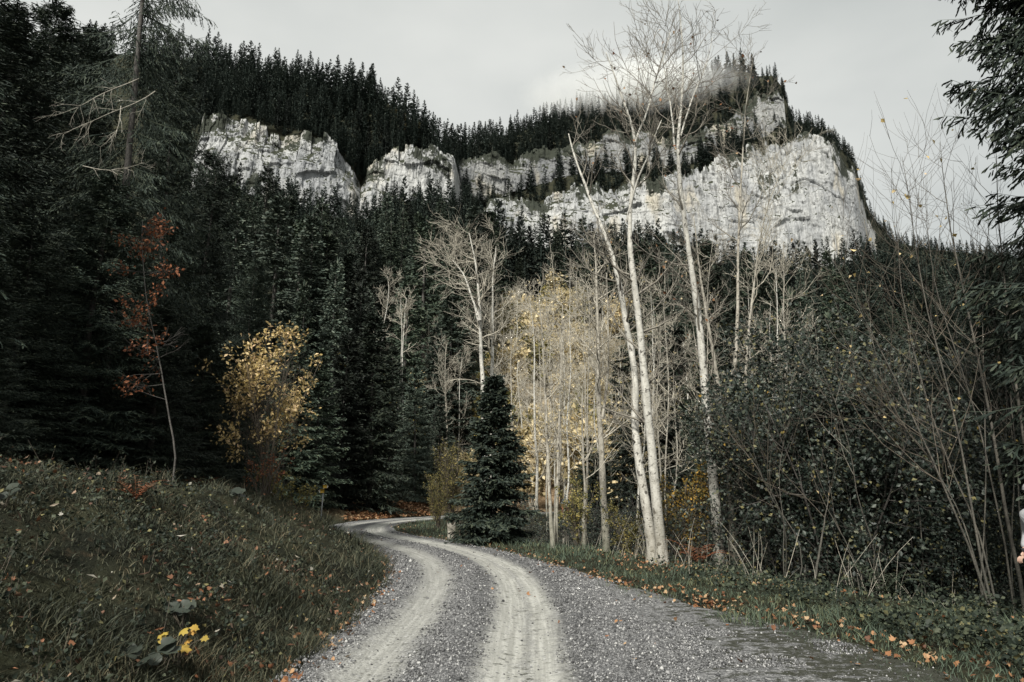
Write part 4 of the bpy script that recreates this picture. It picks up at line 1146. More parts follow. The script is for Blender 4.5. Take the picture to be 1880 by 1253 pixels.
for i in range(26):
    px0 = wr.uniform(1000, 1480); d = wr.uniform(25, 46); top = wr.uniform(430, 720)
    pts = [(px0 + wr.normal(0, 4), 960 + (top - 960) * q) for q in np.linspace(0, 1, 6)]
    P = path3(pts, d, wr, 0.06, wr.uniform(-1, 1), 12)
    bare_tree("bare_tree", "thin pale bare tree in the thicket behind the birches", "tree", "thin bare trees in the thicket behind the birches", [(P, wr.uniform(.035, .075), 0.008)],
              cfg((16, 6, 3), (0.2, 0.1, 0.1), (0.95, 0.8, 0.7), (2.2, 1.0, 0.5), (0.8, 0.5, 0.3), (0.022, 0.012, 0.008), 0.0075, 0.16, 0.4), 950 + i, M['birch'] if i % 2 else M['greybark'], M['twig'], 2,
              (M['pale_leaf'] if i % 3 else M['olive'], 0.10, 0.11, 0.7), sides=6)

# thin pale poles in the clearing: four kinds, copied
poles = []
for k in range(4):
    rr = np.random.default_rng(300 + k)
    z = np.linspace(-0.5, 15, 12)
    P = np.stack([np.cumsum(rr.normal(0, .10, 12)), np.cumsum(rr.normal(0, .10, 12)), z], -1); P[:, :2] -= P[1, :2]
    tk = MB(); tk.line(P, 0.11 * (1.05 - np.linspace(0, 1, 12)) + 0.02, 7)
    br = MB(); grow(br, rr, P, 0.1 * (1.05 - np.linspace(0, 1, 12)), 0, 2, cfg((24, 7, 4), (0.15, 0.1, 0.1), (0.95, 0.8, 0.7), (3.4, 1.5, 0.7), (0.7, 0.4, 0.3), (0.035, 0.02, 0.014), 0.012, 0.17, 0.4), None)
    poles.append((tk.mesh("pole_trunk", M['birch'] if k % 2 == 0 else M['greybark'], True), br.mesh("pole_branches", M['twig'])))
pl = [(930, 860, 64), (945, 840, 70), (958, 850, 75), (968, 830, 82), (985, 900, 60), (1000, 860, 90), (1018, 870, 66), (1030, 868, 72), (1036, 872, 66), (1050, 850, 78),
      (1062, 850, 86), (1075, 860, 62), (1090, 840, 95), (1120, 850, 64), (1135, 830, 80), (820, 760, 72), (842, 780, 80), (862, 800, 90), (950, 780, 110), (1010, 790, 118), (1045, 780, 112),
      (1085, 790, 120), (1225, 820, 60), (1255, 800, 74), (1270, 760, 62), (1400, 720, 60), (1425, 700, 74), (1467, 700, 58), (1475, 700, 62), (915, 800, 100), (975, 760, 130), (1060, 760, 135), (1110, 770, 130),
      (800, 700, 90), (700, 700, 95), (783, 720, 85)]
for i, (px, py, d) in enumerate(pl):
    t = float(te(px, py)[0]); x = t * d
    tr_, br_ = poles[i % 4]
    where_ = "in the bright clearing" if 900 < px < 1150 else ("among the spruces left of the clearing" if px <= 900 else "in the shade behind the birches")
    o = empty("bare_tree", (x, d, float(ground_z(x, d))), i * 1.3, f"slim {'pale' if i % 2 == 0 else 'grey'} bare tree {where_}", "tree", f"slim {'pale' if i % 2 == 0 else 'grey'} bare trees {where_}")
    s = 0.8 + 0.5 * ((i * 37) % 10) / 10; o.scale = (s * 0.9, s * 0.9, s)
    link_part("trunk", tr_, o); link_part("crown", br_, o)

# ------------------------------------------------------------------ bushes
def bush_proto(seed, h, nst, spread, leaf, cf, maxl, twig_m, r0=0.02, lean=(0, 0)):
    rr = np.random.default_rng(seed)
    br = MB(); lv = []
    for k in range(nst):
        a = rr.uniform(0, 6.28); sp_ = spread * rr.uniform(.25, 1)
        m = 9; q = np.linspace(0, 1, m)
        hh = h * rr.uniform(.7, 1.0)
        P = np.stack([math.cos(a) * sp_ * q ** 1.2 + lean[0] * q, math.sin(a) * sp_ * q ** 1.2 + lean[1] * q, hh * q - 0.3 * (1 - q)], -1)
        P[1:] += np.cumsum(rr.normal(0, 0.02 * h / 3, (m - 1, 3)), 0)
        rad = r0 * (1.1 - q) + 0.004
        br.line(P, rad, 5); lv.append(P[4:])
        grow(br, rr, P, rad, 0, maxl, cf, lv)
    lb = MB(); V, Fc = leaves_on(lv, rr, *leaf[1:]); lb.add(V, Fc)
    return br.mesh("bush_stems", twig_m), lb.mesh("bush_leaves", leaf[0])

def put_bush(pr, x, y, s, rz, label, group=None, name="bush", dz=0.0, cat="bush"):
    o = empty(name, (x, y, float(ground_z(x, y)) + dz), rz, label, cat, group)
    o.scale = (s, s, s)
    link_part("stems", pr[0], o); link_part("leaves", pr[1], o)
    return o
def at(px, d, py=900):
    return float(te(px, py)[0]) * d

yb = bush_proto(507, 4.3, 12, 1.75, (M['yellow'], 7.0, 0.11, 0.55, 0.2, 0.46, 0.08), cfg((15, 6), (0.28, 0.3), (0.65, 0.7), (1.3, 0.6), (0.5, 0.4), (0.010, 0.006), 0.004, 0.14, 0.4), 1, M['browntwig'], 0.016, (0.1, 0))
put_bush(yb, at(488, 19.5), 19.5, 0.95, 0.3, "tall bush with bright yellow leaves before the dark spruces", dz=0.0)
ob = MB(); olv = []
rr = np.random.default_rng(77)
OB = path3([(322, 840), (312, 770), (298, 680), (283, 590), (270, 520), (262, 450), (268, 400)], 12.5, rr, 0.05, 0.5, 16)
bare_tree("beech_tree", "thin young beech with rust orange leaves in front of dark spruces", "tree", None, [(OB, 0.017, 0.004)],
          cfg((34, 6), (0.22, 0.2), (1.35, 0.6), (0.62, 0.35), (0.0, 0.0), (0.010, 0.005), 0.004, 0.10, 0.2), 12, M['sprucebark'], M['sprucebark'], 1, (M['orange'], 5.5, 0.075, 0.6, 0.2, 0.62, 0.05))
rb = bush_proto(502, 1.5, 8, 1.1, (M['orange'], 2.4, 0.09, 0.5, 0.6), cfg((7, 3), (0.3, 0.3), (0.8, 0.7), (0.6, 0.3), (-0.3, -0.4), (0.008, 0.005), 0.003, 0.14, 0.3), 1, M['browntwig'], 0.012)
put_bush(rb, at(478, 17.5), 17.5, 0.62, 0.0, "low bush with rusty red leaves under the yellow bush", dz=0.1)
gb0 = bush_proto(503, 1.1, 9, 0.8, (M['olive'], 2.4, 0.09, 0.7, 0.2), cfg((6, 3), (0.3, 0.3), (0.8, 0.7), (0.4, 0.25), (0.2, 0.2), (0.007, 0.004), 0.003, 0.14, 0.3), 1, M['browntwig'], 0.01)
put_bush(gb0, at(545, 24), 24, 1.0, 0.0, "small yellow green bush left of the signpost")
put_bush(gb0, at(505, 20.5), 20.5, 0.9, 2.0, "small yellow green bush at the foot of the rusty bush")

gcf = cfg((14, 7), (0.2, 0.15), (0.9, 0.8), (1.5, 0.7), (0.3, 0.1), (0.014, 0.007), 0.004, 0.16, 0.35)
gb = [bush_proto(511, 5.2, 12, 2.2, (M['green'], 24.0, 0.066, 0.75, 0.35, 1.0, 0.09), gcf, 1, M['sprucebark'], 0.028),
      bush_proto(512, 4.2, 12, 2.0, (M['green'], 24.0, 0.066, 0.75, 0.35, 1.0, 0.09), gcf, 1, M['sprucebark'], 0.025)]
for px, d, s, k, lab in [(1470, 18.5, 1.35, 0, "large dark green leafy bush right of the birches"), (1545, 17.5, 1.5, 1, "dark green leafy bush behind the leaning saplings"),
                         (1440, 22.5, 1.5, 1, "green leafy bush touching the forked grey tree"), (1510, 22, 1.75, 0, "tall green bush with a pale top in the second row"),
                         (1620, 18.5, 1.4, 1, "dark green bush in the shade of the right spruces"), (1700, 19, 1.2, 0, "dark green bush deep behind the right saplings"), (1780, 17.0, 0.9, 1, "dark bush behind the thickest sapling")]:
    put_bush(gb[k], at(px, d), d, s, px * 0.1, lab, "green bushes on the right")
og = bush_proto(521, 3.2, 10, 1.1, (M['gold'], 4.5, 0.08, 0.75, 0.3), cfg((10, 5), (0.25, 0.2), (0.8, 0.7), (0.8, 0.4), (0.4, 0.2), (0.010, 0.006), 0.004, 0.15, 0.35), 1, M['browntwig'], 0.018)
put_bush(og, at(1245, 21.5), 21.5, 1.05, 0.0, "golden brown leafy bush between the twin and the single trunk")
put_bush(og, at(1275, 24), 24, 1.2, 1.5, "second golden brown bush behind the single trunk")
oo = bush_proto(522, 2.4, 9, 0.9, (M['olive'], 4.5, 0.075, 0.8, 0.3), cfg((9, 4), (0.25, 0.2), (0.8, 0.7), (0.6, 0.3), (0.4, 0.2), (0.009, 0.005), 0.004, 0.15, 0.35), 1, M['browntwig'], 0.014)
put_bush(oo, at(1060, 22.5), 22.5, 0.85, 0.0, "yellow green bush left of the mossy forked tree")
put_bush(oo, at(1150, 22.5), 22.5, 0.75, 2.1, "low yellow green bush left of the twin trunks")
wl = bush_proto(523, 4.0, 12, 1.0, (M['olive'], 5.0, 0.07, 0.5, 0.2), cfg((14, 5), (0.15, 0.2), (0.6, 0.6), (0.9, 0.45), (0.9, 0.5), (0.009, 0.006), 0.005, 0.12, 0.35), 1, M['browntwig'], 0.02)
put_bush(wl, at(828, 31), 31, 0.98, 0.0, "upright yellowish willow bush left of the roadside spruce")
put_bush(wl, at(806, 36), 36, 0.7, 1.9, "smaller willow bush where the road leaves the view")
# pale bushes filling the clearing
pb = [bush_proto(531 + k, 4.5, 10, 1.8, (M['pale_leaf'] if k != 1 else M['olive'], 5.0, 0.29, 0.7, 0.2, 1.0, 0.15), cfg((10, 5), (0.2, 0.2), (0.8, 0.7), (1.3, 0.6), (0.5, 0.3), (0.02, 0.012), 0.010, 0.16, 0.35), 1, M['twig'], 0.03) for k in range(3)]
rr = np.random.default_rng(9)
nn = 0
for d in [63, 68, 74, 80, 87, 95, 104, 114, 125, 137, 148, 158]:
    for _ in range(3):
        t = rr.uniform(-0.03, 0.16); x = t * d
        k = int(rr.integers(0, 3)); nn += 1
        c = "straw coloured" if k != 1 else "olive"
        put_bush(pb[k], x, d, rr.uniform(0.9, 1.5) * (1 + d / 260), rr.uniform(0, 6), f"{c} leafy bush on the slope of the bright clearing", f"{c} bushes in the clearing")
for px, d in [(740, 78), (700, 90), (640, 100), (620, 84), (780, 95), (820, 88), (865, 76), (1190, 66), (1230, 74), (1280, 70), (1330, 78), (1390, 64), (1450, 74), (1350, 60), (1180, 90), (1240, 100), (1320, 100)]:
    k = 1 if px > 1180 else int(rr.integers(0, 3))
    put_bush(pb[k], at(px, d, 750), d, rr.uniform(0.9, 1.4), rr.uniform(0, 6), "pale thin bush among the spruces left of the clearing" if px < 1000 else "olive bush in the shade behind the birches",
             "pale bushes left of the clearing" if px < 1000 else "olive bushes behind the birches")
# mid distance dark green trees behind the birches
for px, d, top in [(1190, 45, 640), (1240, 52, 600), (1290, 48, 650), (1345, 50, 560), (1400, 46, 590), (1450, 52, 540), (1140, 55, 640), (1520, 45, 580), (1080, 48, 800), (1100, 44, 830)]:
    x, h = h_for(px, d, top)
    put_spruce(MIDHI[0] if h < 14 else MID[0], x, d, h, "dark spruce in the shade behind the birches", "dark spruces behind the birches", px * 0.3, 1.1)

# ------------------------------------------------------------------ ground cover
rng = np.random.default_rng(99)
def blades(n, t0, t1, d0, d1, cond, hgt, wid, seed, lean=0.6, zoff=0.0):
    r_ = np.random.default_rng(seed)
    d = d0 * np.exp(r_.random(n) * math.log(d1 / d0)); t = r_.uniform(t0, t1, n)
    x = t * d; y = d
    z, u, yc = near_z(x, y)
    k = cond(x, y, u, yc, r_)
    x, y, z, d = x[k], y[k], z[k], d[k]
    n = len(x)
    sc_ = np.clip(0.7 + d / 16, 0.8, 3.2)
    clump = 0.22 + 1.5 * vnoise(x * 2.3, y * 2.3, seed) * vnoise(x * 0.7 + 5, y * 0.7, seed + 2) * 1.6
    hh = hgt * r_.uniform(.4, 1.3, n) * clump * np.clip(sc_, 0.8, 1.6); ww = wid * sc_ * r_.uniform(.6, 1.3, n)
    a = r_.uniform(0, 6.28, n); da = np.stack([np.cos(a), np.sin(a), 0 * a], -1)
    b = r_.uniform(0, 6.28, n); sd = np.stack([np.cos(b), np.sin(b), 0 * b], -1) * ww[:, None]
    ln = (lean * r_.uniform(.1, 1.3, n) * hh)[:, None]
    p = np.stack([x, y, z + zoff], -1)
    up = np.array([0, 0, 1.0]) * hh[:, None]
    mid = p + up * 0.6 + da * ln * 0.35
    tip = p + up * 0.95 + da * ln
    V = np.stack([p - sd, p + sd, mid + sd * 0.7, mid - sd * 0.7, tip], 1).reshape(-1, 3)
    i = np.arange(n)[:, None] * 5
    return V, i + np.array([[0, 1, 2, 3]]), i + np.array([[3, 2, 4]])

def add_blades(mb, *a, **k):
    V, q, t = blades(*a, **k)
    o = mb.n; mb.add(V, q); mb.Fs.append(t + o)

def sl_(u, yc): return -u - uL(yc)
def sr_(u, yc): return u - uR(yc)
def bank(x, y, u, yc, r_):
    s = sl_(u, yc)
    p = np.where(s < 5, 1.0, 0.35) * np.where(y > 36, 0.7, 1) * (0.55 + 0.6 * vnoise(x * 1.3, y * 1.3, 5))
    return (s > -0.15 + 0.3 * vnoise(x * 2, y * 2, 8)) & (r_.random(len(x)) < p) & (s < 16)
g = MB()
add_blades(g, 260000, -1.15, 0.02, 2.6, 60, bank, 0.11, 0.0042, 1, 1.6)
tag(g.build("bank_grass", M['grass']), "short dark autumn grass on the left bank", None, None, "stuff")
def verge(x, y, u, yc, r_):
    s = sr_(u, yc)
    W = np.interp(yc, [-20, 6, 12, 19, 24, 29, 40, 80], [3.4, 3.3, 3.0, 3.2, 2.2, 2.3, 2.3, 2.3])
    return (s > np.where(y < 14, -0.9, -0.05) + 1.0 * vnoise(x * 1.6, y * 1.6, 8) - 0.25) & (s < W + 0.6) & (r_.random(len(x)) < 0.35 + 0.75 * vnoise(x * 1.1, y * 1.1, 15))
g = MB()
add_blades(g, 150000, -0.32, 0.85, 4.5, 60, verge, 0.10, 0.0042, 2, 1.2)
tag(g.build("verge_grass", M['grass_verge']), "low green grass along the right road verge", None, None, "stuff")

def leaf_shape():
    """a five lobed leaf outline, unit size"""
    a = []
    for k, (ang, rad) in enumerate([(-90, .14), (-50, .36), (-25, .30), (5, .50), (32, .33), (60, .47), (75, .40), (90, .60), (105, .40), (120, .47), (148, .33), (175, .50), (205, .30), (230, .36)]):
        a.append((rad * math.cos(R(ang)), rad * math.sin(R(ang))))
    return np.array(a)
LS = leaf_shape()
def lobed(P, size, r_, tilt=0.5, curl=0.25):
    """lobed leaves lying about: one fan polygon each, curled"""
    n = len(P); m = len(LS)
    a = r_.uniform(0, 6.28, n); Nn = unit(np.stack([r_.normal(0, tilt, n), r_.normal(0, tilt, n), np.ones(n)], -1))
    A = unit(np.cross(Nn, np.stack([np.cos(a), np.sin(a), 0 * a], -1))); B = np.cross(Nn, A)
    q = LS[None] * size[:, None, None] * r_.uniform(.85, 1.15, (n, m, 1))
    rad2 = (q ** 2).sum(-1) / np.maximum(size[:, None], 1e-6)
    V = P[:, None] + A[:, None] * q[..., 0:1] + B[:, None] * q[..., 1:2] + Nn[:, None] * (rad2 * curl * r_.uniform(-1, 2.5, (n, 1)))[..., None]
    V = np.concatenate([P[:, None], V], 1).reshape(-1, 3)
    k = np.arange(m); fan = np.stack([0 * k, 1 + k, 1 + (k + 1) % m], -1)
    return V, (np.arange(n)[:, None, None] * (m + 1) + fan[None]).reshape(-1, 3)

def scatter(n, t0, t1, d0, d1, cond, seed, lift=0.03):
    r_ = np.random.default_rng(seed)
    d = d0 * np.exp(r_.random(n) * math.log(d1 / d0)); t = r_.uniform(t0, t1, n)
    x = t * d; z, u, yc = near_z(x, d)
    k = cond(x, d, u, yc, r_)
    return np.stack([x[k], d[k], np.maximum(z[k], 0.0) * (sr_(u, yc)[k] < 3) + z[k] * (sr_(u, yc)[k] >= 3) + lift * r_.uniform(.3, 1.5, k.sum())], -1), r_

lit = MB()
def c1(x, y, u, yc, r_):                       # line of leaves along the right road edge, and the carpet under the birches
    s = sr_(u, yc); nz_ = vnoise(x * 1.2, y * 1.2, 31)
    p = np.exp(-((s - 0.22) / 0.30) ** 2) * (0.25 + nz_) * np.interp(y, [5, 8, 10, 13, 40], [0.04, 0.1, 0.3, 0.95, 0.9]) + 0.55 * np.exp(-((y - 17.5) / 3.0) ** 2 - ((s - 2.6) / 0.9) ** 2) * (0.3 + nz_) + 0.10 * (s > 0.3) * (s < 3.3) * nz_ + 0.006 * (s < 0)
    return (s > -3.0) & (r_.random(len(x)) < p)
P, r_ = scatter(60000, -0.3, 0.85, 5, 44, c1, 3, 0.05)
V, Fc = lobed(P, r_.uniform(.035, .095, len(P)), r_, 0.65, 0.5); lit.add(V, Fc)
def c2(x, y, u, yc, r_):                       # drift at the left road edge
    s = sl_(u, yc)
    return (r_.random(len(x)) < 0.7 * np.exp(-((s - 0.02) / 0.22) ** 2) * (0.25 + vnoise(x * 1.5, y * 1.5, 3)))
P, r_ = scatter(26000, -0.8, 0.0, 4, 34, c2, 4, 0.05)
V, Fc = lobed(P, r_.uniform(.035, .09, len(P)), r_, 0.65, 0.5); lit.add(V, Fc)
def c3(x, y, u, yc, r_):                       # brown slope above the outer bend
    s = sl_(u, yc)
    return (y > 43) & (s > 0.25) & (s < 4.5) & (r_.random(len(x)) < 0.9 * sstep(-0.235, -0.20, x / y) * (1 - sstep(-0.13, -0.10, x / y)))
P, r_ = scatter(26000, -0.26, -0.08, 42, 66, c3, 5, 0.08)
V, Fc = lobed(P, r_.uniform(.14, .26, len(P)), r_, 0.6); lit.add(V, Fc)
tag(lit.build("leaf_litter", M['litter']), "orange and brown fallen leaves along the road edges", None, None, "stuff")
lm = MB()
def c4(x, y, u, yc, r_):
    s = sl_(u, yc)
    return (s > 0.1) & (s < 14) & (r_.random(len(x)) < 0.10 + 0.9 * sstep(0.5, 0.72, vnoise(x * 0.9, y * 0.9, 44) * 0.6 + 0.4 * vnoise(x * 3, y * 3, 45)))
P, r_ = scatter(11000, -1.1, 0.0, 2.6, 42, c4, 6, 0.12)
V, Fc = lobed(P, r_.uniform(.025, .075, len(P)), r_, 0.9, 0.6); lm.add(V, Fc)
P, r_ = scatter(2600, -1.1, -0.1, 2.6, 20, c4, 7, 0.12)
a = r_.normal(0, 1, (len(P), 3)) * np.array([1, 1, 0.3]); V, Fc = folded(P, unit(a) * r_.uniform(.06, .12, (len(P), 1)), np.full(len(P), .025), r_, 0.5); lm.add(V, Fc)
tag(lm.build("bank_leaves", M['litter_mix']), "withered red brown and straw leaves strewn over the left bank", None, None, "stuff")

# low broad leaved herbs
hb = MB()
def c5(x, y, u, yc, r_):
    s = sl_(u, yc); return (s > 0.2) & (s < 12) & (r_.random(len(x)) < 0.15 + 0.85 * sstep(0.45, 0.7, vnoise(x * 0.8, y * 0.8, 51)))
P, r_ = scatter(70000, -1.1, 0.0, 2.6, 45, c5, 8, 0.11)
D_ = r_.normal(0, 1, (len(P), 3)) * np.array([1, 1, .35]); sz = r_.uniform(.018, .05, (len(P), 1)) * np.clip(0.8 + P[:, 1:2] / 30, 1, 2)
V, Fc = folded(P, unit(D_) * sz, sz[:, 0] * 0.85, r_, 0.25); hb.add(V, Fc)
tag(hb.build("bank_herbs", M['herb']), "small dark green herbs growing through the bank grass", None, None, "stuff")
hb = MB()
def c6(x, y, u, yc, r_):
    s = sr_(u, yc)
    lo_ = np.interp(y, [4, 8, 11, 14, 17], [-0.2, 0.2, 0.6, 0.9, 2.0])
    return (s > lo_ + 0.8 * vnoise(x * 1.3, y * 1.3, 61)) & (s < 4.6) & (y < 20) & (r_.random(len(x)) < 0.12 + 0.88 * sstep(0.35, 0.7, vnoise(x * 1.3, y * 1.3, 62)))
P, r_ = scatter(60000, 0.15, 0.95, 5, 20, c6, 9, 0.16)
P[:, 2] += 0.22 * vnoise(P[:, 0] * 1.4, P[:, 1] * 1.4, 66) * np.clip((P[:, 0] / P[:, 1] - 0.25) * 3, 0, 1) * r_.random(len(P))
D_ = r_.normal(0, 1, (len(P), 3)) * np.array([1, 1, .4]); sz = r_.uniform(.025, .085, (len(P), 1))
V, Fc = folded(P, unit(D_) * sz, sz[:, 0] * 0.8, r_, 0.25); hb.add(V, Fc)
tag(hb.build("verge_herbs", M['herb']), "leafy green ground cover between the gravel and the right wood", None, None, "stuff")

wd_ = MB(); wl_ = []; r_ = np.random.default_rng(21)
for _ in range(1500):
    d = 3.6 * math.exp(r_.random() * math.log(40 / 3.6)); t = r_.uniform(-1.0, -0.03); x = t * d
    z, u, yc = near_z(np.array([x]), np.array([d])); s_ = float(sl_(u, yc)[0])
    if s_ < 0.4 or s_ > 9 or r_.random() > 0.2 + 0.8 * float(vnoise(np.array([x * .7]), np.array([d * .7]), 91)[0]): continue
    h = r_.uniform(.10, .34) * (1.4 if s_ > 3 else 1); q = np.linspace(0, 1, 4)[:, None]
    P = np.array([[x, d, float(z[0]) - .02]]) + np.array([r_.normal(0, .35), r_.normal(0, .35), 1.0]) * h * q
    wd_.line(P, np.linspace(.003, .0015, 4), 3); wl_.append(P)
tag(wd_.build("weed_stems", M['browntwig']), "thin stems of weeds standing in the bank grass", None, None, "stuff")
lb = MB(); V, Fc = leaves_on(wl_, r_, 9, 0.055, 0.6, 0.1, 1.0, 0.02); lb.add(V, Fc)
tag(lb.build("bank_weeds", M['herb']), "tangled dark leafy weeds on the left bank", None, None, "stuff")
# dry stalks at the rim of the ravine
stk = MB(); r_ = np.random.default_rng(12)
for _ in range(520):
    d = r_.uniform(12, 27); t = r_.uniform(-0.02, 0.6)
    x = t * d; z, u, yc = near_z(np.array([x]), np.array([d])); s = float(sr_(u, yc)[0])
    if s < 2.2 or s > 6: continue
    h = r_.uniform(.4, 1.5); dr = np.array([r_.normal(0, .3), r_.normal(0, .3), 1.0])
    q = np.linspace(0, 1, 5)[:, None]
    stk.line(np.array([[x, d, float(z[0]) - 0.05]]) + dr * h * q + np.array([[r_.normal(0, .15), r_.normal(0, .15), -0.12]]) * h * q ** 2, np.linspace(.0065, .003, 5), 3)
tag(stk.build("dry_stalks", M['twig']), "dry thin stalks and shoots along the rim of the ravine", None, None, "stuff")
# scrub in the ravine
scr = MB(); lv = []
for _ in range(260):
    d = r_.uniform(17, 52); t = r_.uniform(0.0, 0.75)
    x = t * d; z, u, yc = near_z(np.array([x]), np.array([d])); s = float(sr_(u, yc)[0])
    if s < 4.2: continue
    h = r_.uniform(1.0, 3.2); q = np.linspace(0, 1, 6)[:, None]
    P = np.array([[x, d, float(z[0])]]) + np.array([r_.normal(0, .35), r_.normal(0, .35), 1.0]) * h * q
    scr.line(P, np.linspace(.012, .005, 6), 3); lv.append(P)
    grow(scr, r_, P, np.linspace(.012, .005, 6), 0, 1, gcf, lv)
tag(scr.build("ravine_scrub", M['sprucebark']), "tangled dark brushwood filling the ravine right of the road", None, None, "stuff")
lb = MB(); V, Fc = leaves_on(lv, r_, 3.0, 0.09, 0.7); lb.add(V, Fc)
tag(lb.build("ravine_foliage", M['green']), "dark leaves of the brushwood filling the ravine", None, None, "stuff")

# loose stones on the gravel
pb_ = MB(); r_ = np.random.default_rng(14)
n = 170000
d = 5.6 * np.exp(r_.random(n) * math.log(34 / 5.6)); t = r_.uniform(-0.4, 0.66, n); x = t * d
_, u, yc = near_z(x, d)
k = (u > -uL(yc) - 0.15) & (u < uR(yc) + 0.3 * r_.random(n))
dt = np.minimum(np.abs(u - 0.8) - 0.44, np.abs(u + 0.78) - 0.30) + 0.30 * (vnoise(x * 4, d * 4, 5) - 0.5)
k &= r_.random(n) < np.where(dt < -0.05, 0.015, np.clip(0.15 + dt * 4, 0, 0.95)) * np.where(u > 2.4, 0.06 + 0.94 * (vnoise(x * 1.9, d * 1.9, 8) > 0.5 + 0.12 * np.clip(u - 2.4, 0, 2)), 1)
x, d, u = x[k], d[k], u[k]; n = len(x)
sz = np.exp(r_.normal(math.log(0.0082), 0.36, n)) * np.clip(0.55 + d / 13, 1, 2.0)
oc = np.array([[1, 0, 0], [0, 1, 0], [-1, 0, 0], [0, -1, 0], [0, 0, .9], [0, 0, -.7]], float)
a = r_.uniform(0, 6.28, n); V = oc[None] * sz[:, None, None] * r_.uniform(.6, 1.3, (n, 6, 1))
V = np.stack([V[..., 0] * np.cos(a)[:, None] - V[..., 1] * np.sin(a)[:, None], V[..., 0] * np.sin(a)[:, None] + V[..., 1] * np.cos(a)[:, None], V[..., 2]], -1)
V += np.stack([x, d, 0.03 + rut(u) * np.where((u > -uL(yc[k])) & (u < uR(yc[k])), 1, 0) + sz * 0.35], -1)[:, None]
of = np.array([[0, 1, 4], [1, 2, 4], [2, 3, 4], [3, 0, 4], [1, 0, 5], [2, 1, 5], [3, 2, 5], [0, 3, 5]])
pb_.add(V.reshape(-1, 3), (np.arange(n)[:, None, None] * 6 + of[None]).reshape(-1, 3))
tag(pb_.build("loose_gravel", M['pebble']), "loose grey stones scattered over the gravel road", None, None, "stuff")

# ferns at the right verge
def frond(mb, p, dr, L_, r_):
    m = 14; q = np.linspace(0, 1, m)[:, None]
    C = p + dr * L_ * q + np.array([0, 0, 1.0]) * L_ * (0.75 * q - 0.85 * q ** 2)
    mb.line(C, np.linspace(.004, .002, m), 3)
    T = unit(np.gradient(C, axis=0)); S = unit(np.cross(T, np.array([0, 0, 1.0])))
    w_ = L_ * 0.24 * np.sin(np.clip(q[:, 0] * 1.05 + 0.12, 0, 1) * math.pi) ** 0.8
    for sg in (1, -1):
        mb.quads(diamonds(C, (S * sg + T * 0.45) * w_[:, None], np.full(m, L_ * 0.06), r_, 0.4, 0.9))
def fern_proto(seed, mat):
    r_ = np.random.default_rng(seed); mb = MB()
    for k in range(11):
        a = k * 0.57 + r_.uniform(-.2, .2); frond(mb, np.zeros(3), np.array([math.cos(a), math.sin(a), r_.uniform(.3, .9)]) , r_.uniform(.55, .85), r_)
    return mb.mesh("fern_fronds", mat)
f1, f2 = fern_proto(1, M['fern']), fern_proto(2, M['fern_dry'])
for px, d, me, s, lab in [(1600, 12.6, f1, 1.0, "green fern in the shade, left of two at the right verge"), (1640, 13.4, f1, 1.1, "green fern in the shade, right of two at the right verge"), (1345, 17.4, f1, 1.0, "green fern at the foot of the single trunk"),
                          (1275, 17.6, f2, 1.0, "rusty dry fern right of the twin trunks"), (840, 27.0, f1, 0.9, "pale green fern by the old stakes"), (1395, 17.5, f1, 0.9, "green fern below the green bush"),
                          (250, 9.2, f2, 0.55, "brown withered fern on the left bank")]:
    x = at(px, d); o = bpy.data.objects.new("fern", me); COL.objects.link(o); o.location = (x, d, float(ground_z(x, d)) + 0.03); o.scale = (s, s, s); o.rotation_euler = (0, 0, px)
    tag(o, lab, "fern")

r_ = np.random.default_rng(33)
for i in range(34):
    d = r_.uniform(9, 30); t = r_.uniform(-0.72, -0.2); x = t * d
    z, u, yc = near_z(np.array([x]), np.array([d])); s_ = float(sl_(u, yc)[0])
    if s_ < 2.2 or s_ > 7: continue
    me = f2 if i % 3 == 0 else f1; k_ = "brown withered" if i % 3 == 0 else "dark green"
    o = bpy.data.objects.new("fern", me); COL.objects.link(o); o.location = (x, d, float(z[0]) + .02); sc_ = r_.uniform(.4, .8); o.scale = (sc_, sc_, sc_ * .9); o.rotation_euler = (0, 0, r_.uniform(0, 6))
    tag(o, f"{k_} fern at the crest of the left bank under the spruces", "fern", f"{k_} ferns along the bank crest")
# maple seedling with yellow leaves on the near bank
def seedling(name, label, cat, x, y, mat, stemh, pts, size, seed):
    r_ = np.random.default_rng(seed); gz = float(ground_z(x, y))
    o = empty(name, (x, y, gz), 0, label, cat)
    st = MB(); lf = MB()
    for (dx, dz) in pts:
        q = np.linspace(0, 1, 6)[:, None]; e_ = np.array([dx, r_.uniform(-.06, .06), dz + .06])
        st.line(np.array([[0, 0, -0.05]]) + (e_ + np.array([0, 0, .05])) * q + np.array([[0, 0, 1]]) * 0.12 * np.sin(q * 3.1) * stemh, np.linspace(.004, .002, 6), 4)
    E_ = np.array([[dx, r_.uniform(-.06, .06), dz + .06] for dx, dz in pts])
    n = len(E_); m = len(LS)
    V = []; 
    for e_ in E_:
        Nn = unit(np.array([r_.normal(0, .35), -0.8, 0.75])); A = unit(np.cross(Nn, np.array([r_.normal(0, .3), 0, 1.0]))); B = -np.cross(Nn, A)
        q = LS * size * r_.uniform(.8, 1.25)
        pt = e_ + A * q[:, 0:1] + B * q[:, 1:2] + Nn * ((q ** 2).sum(1, keepdims=True) / size * r_.uniform(-.9, -.2))
        k = np.arange(m)
        lf.add(np.concatenate([[e_], pt]), np.stack([0 * k, 1 + k, 1 + (k + 1) % m], -1))
    st.build("stem", M['browntwig'], o); lf.build("leaves", mat, o)
    return o
M['maple'] = leaf_mat("maple yellow", [(0, (0.2056, 0.1469, 0.02448)), (0.6, (0.3036, 0.2252, 0.04406)), (1, (0.3231, 0.1763, 0.03917))], 0.55, 0, trans=0.2)
q0 = cast(325, 1222)
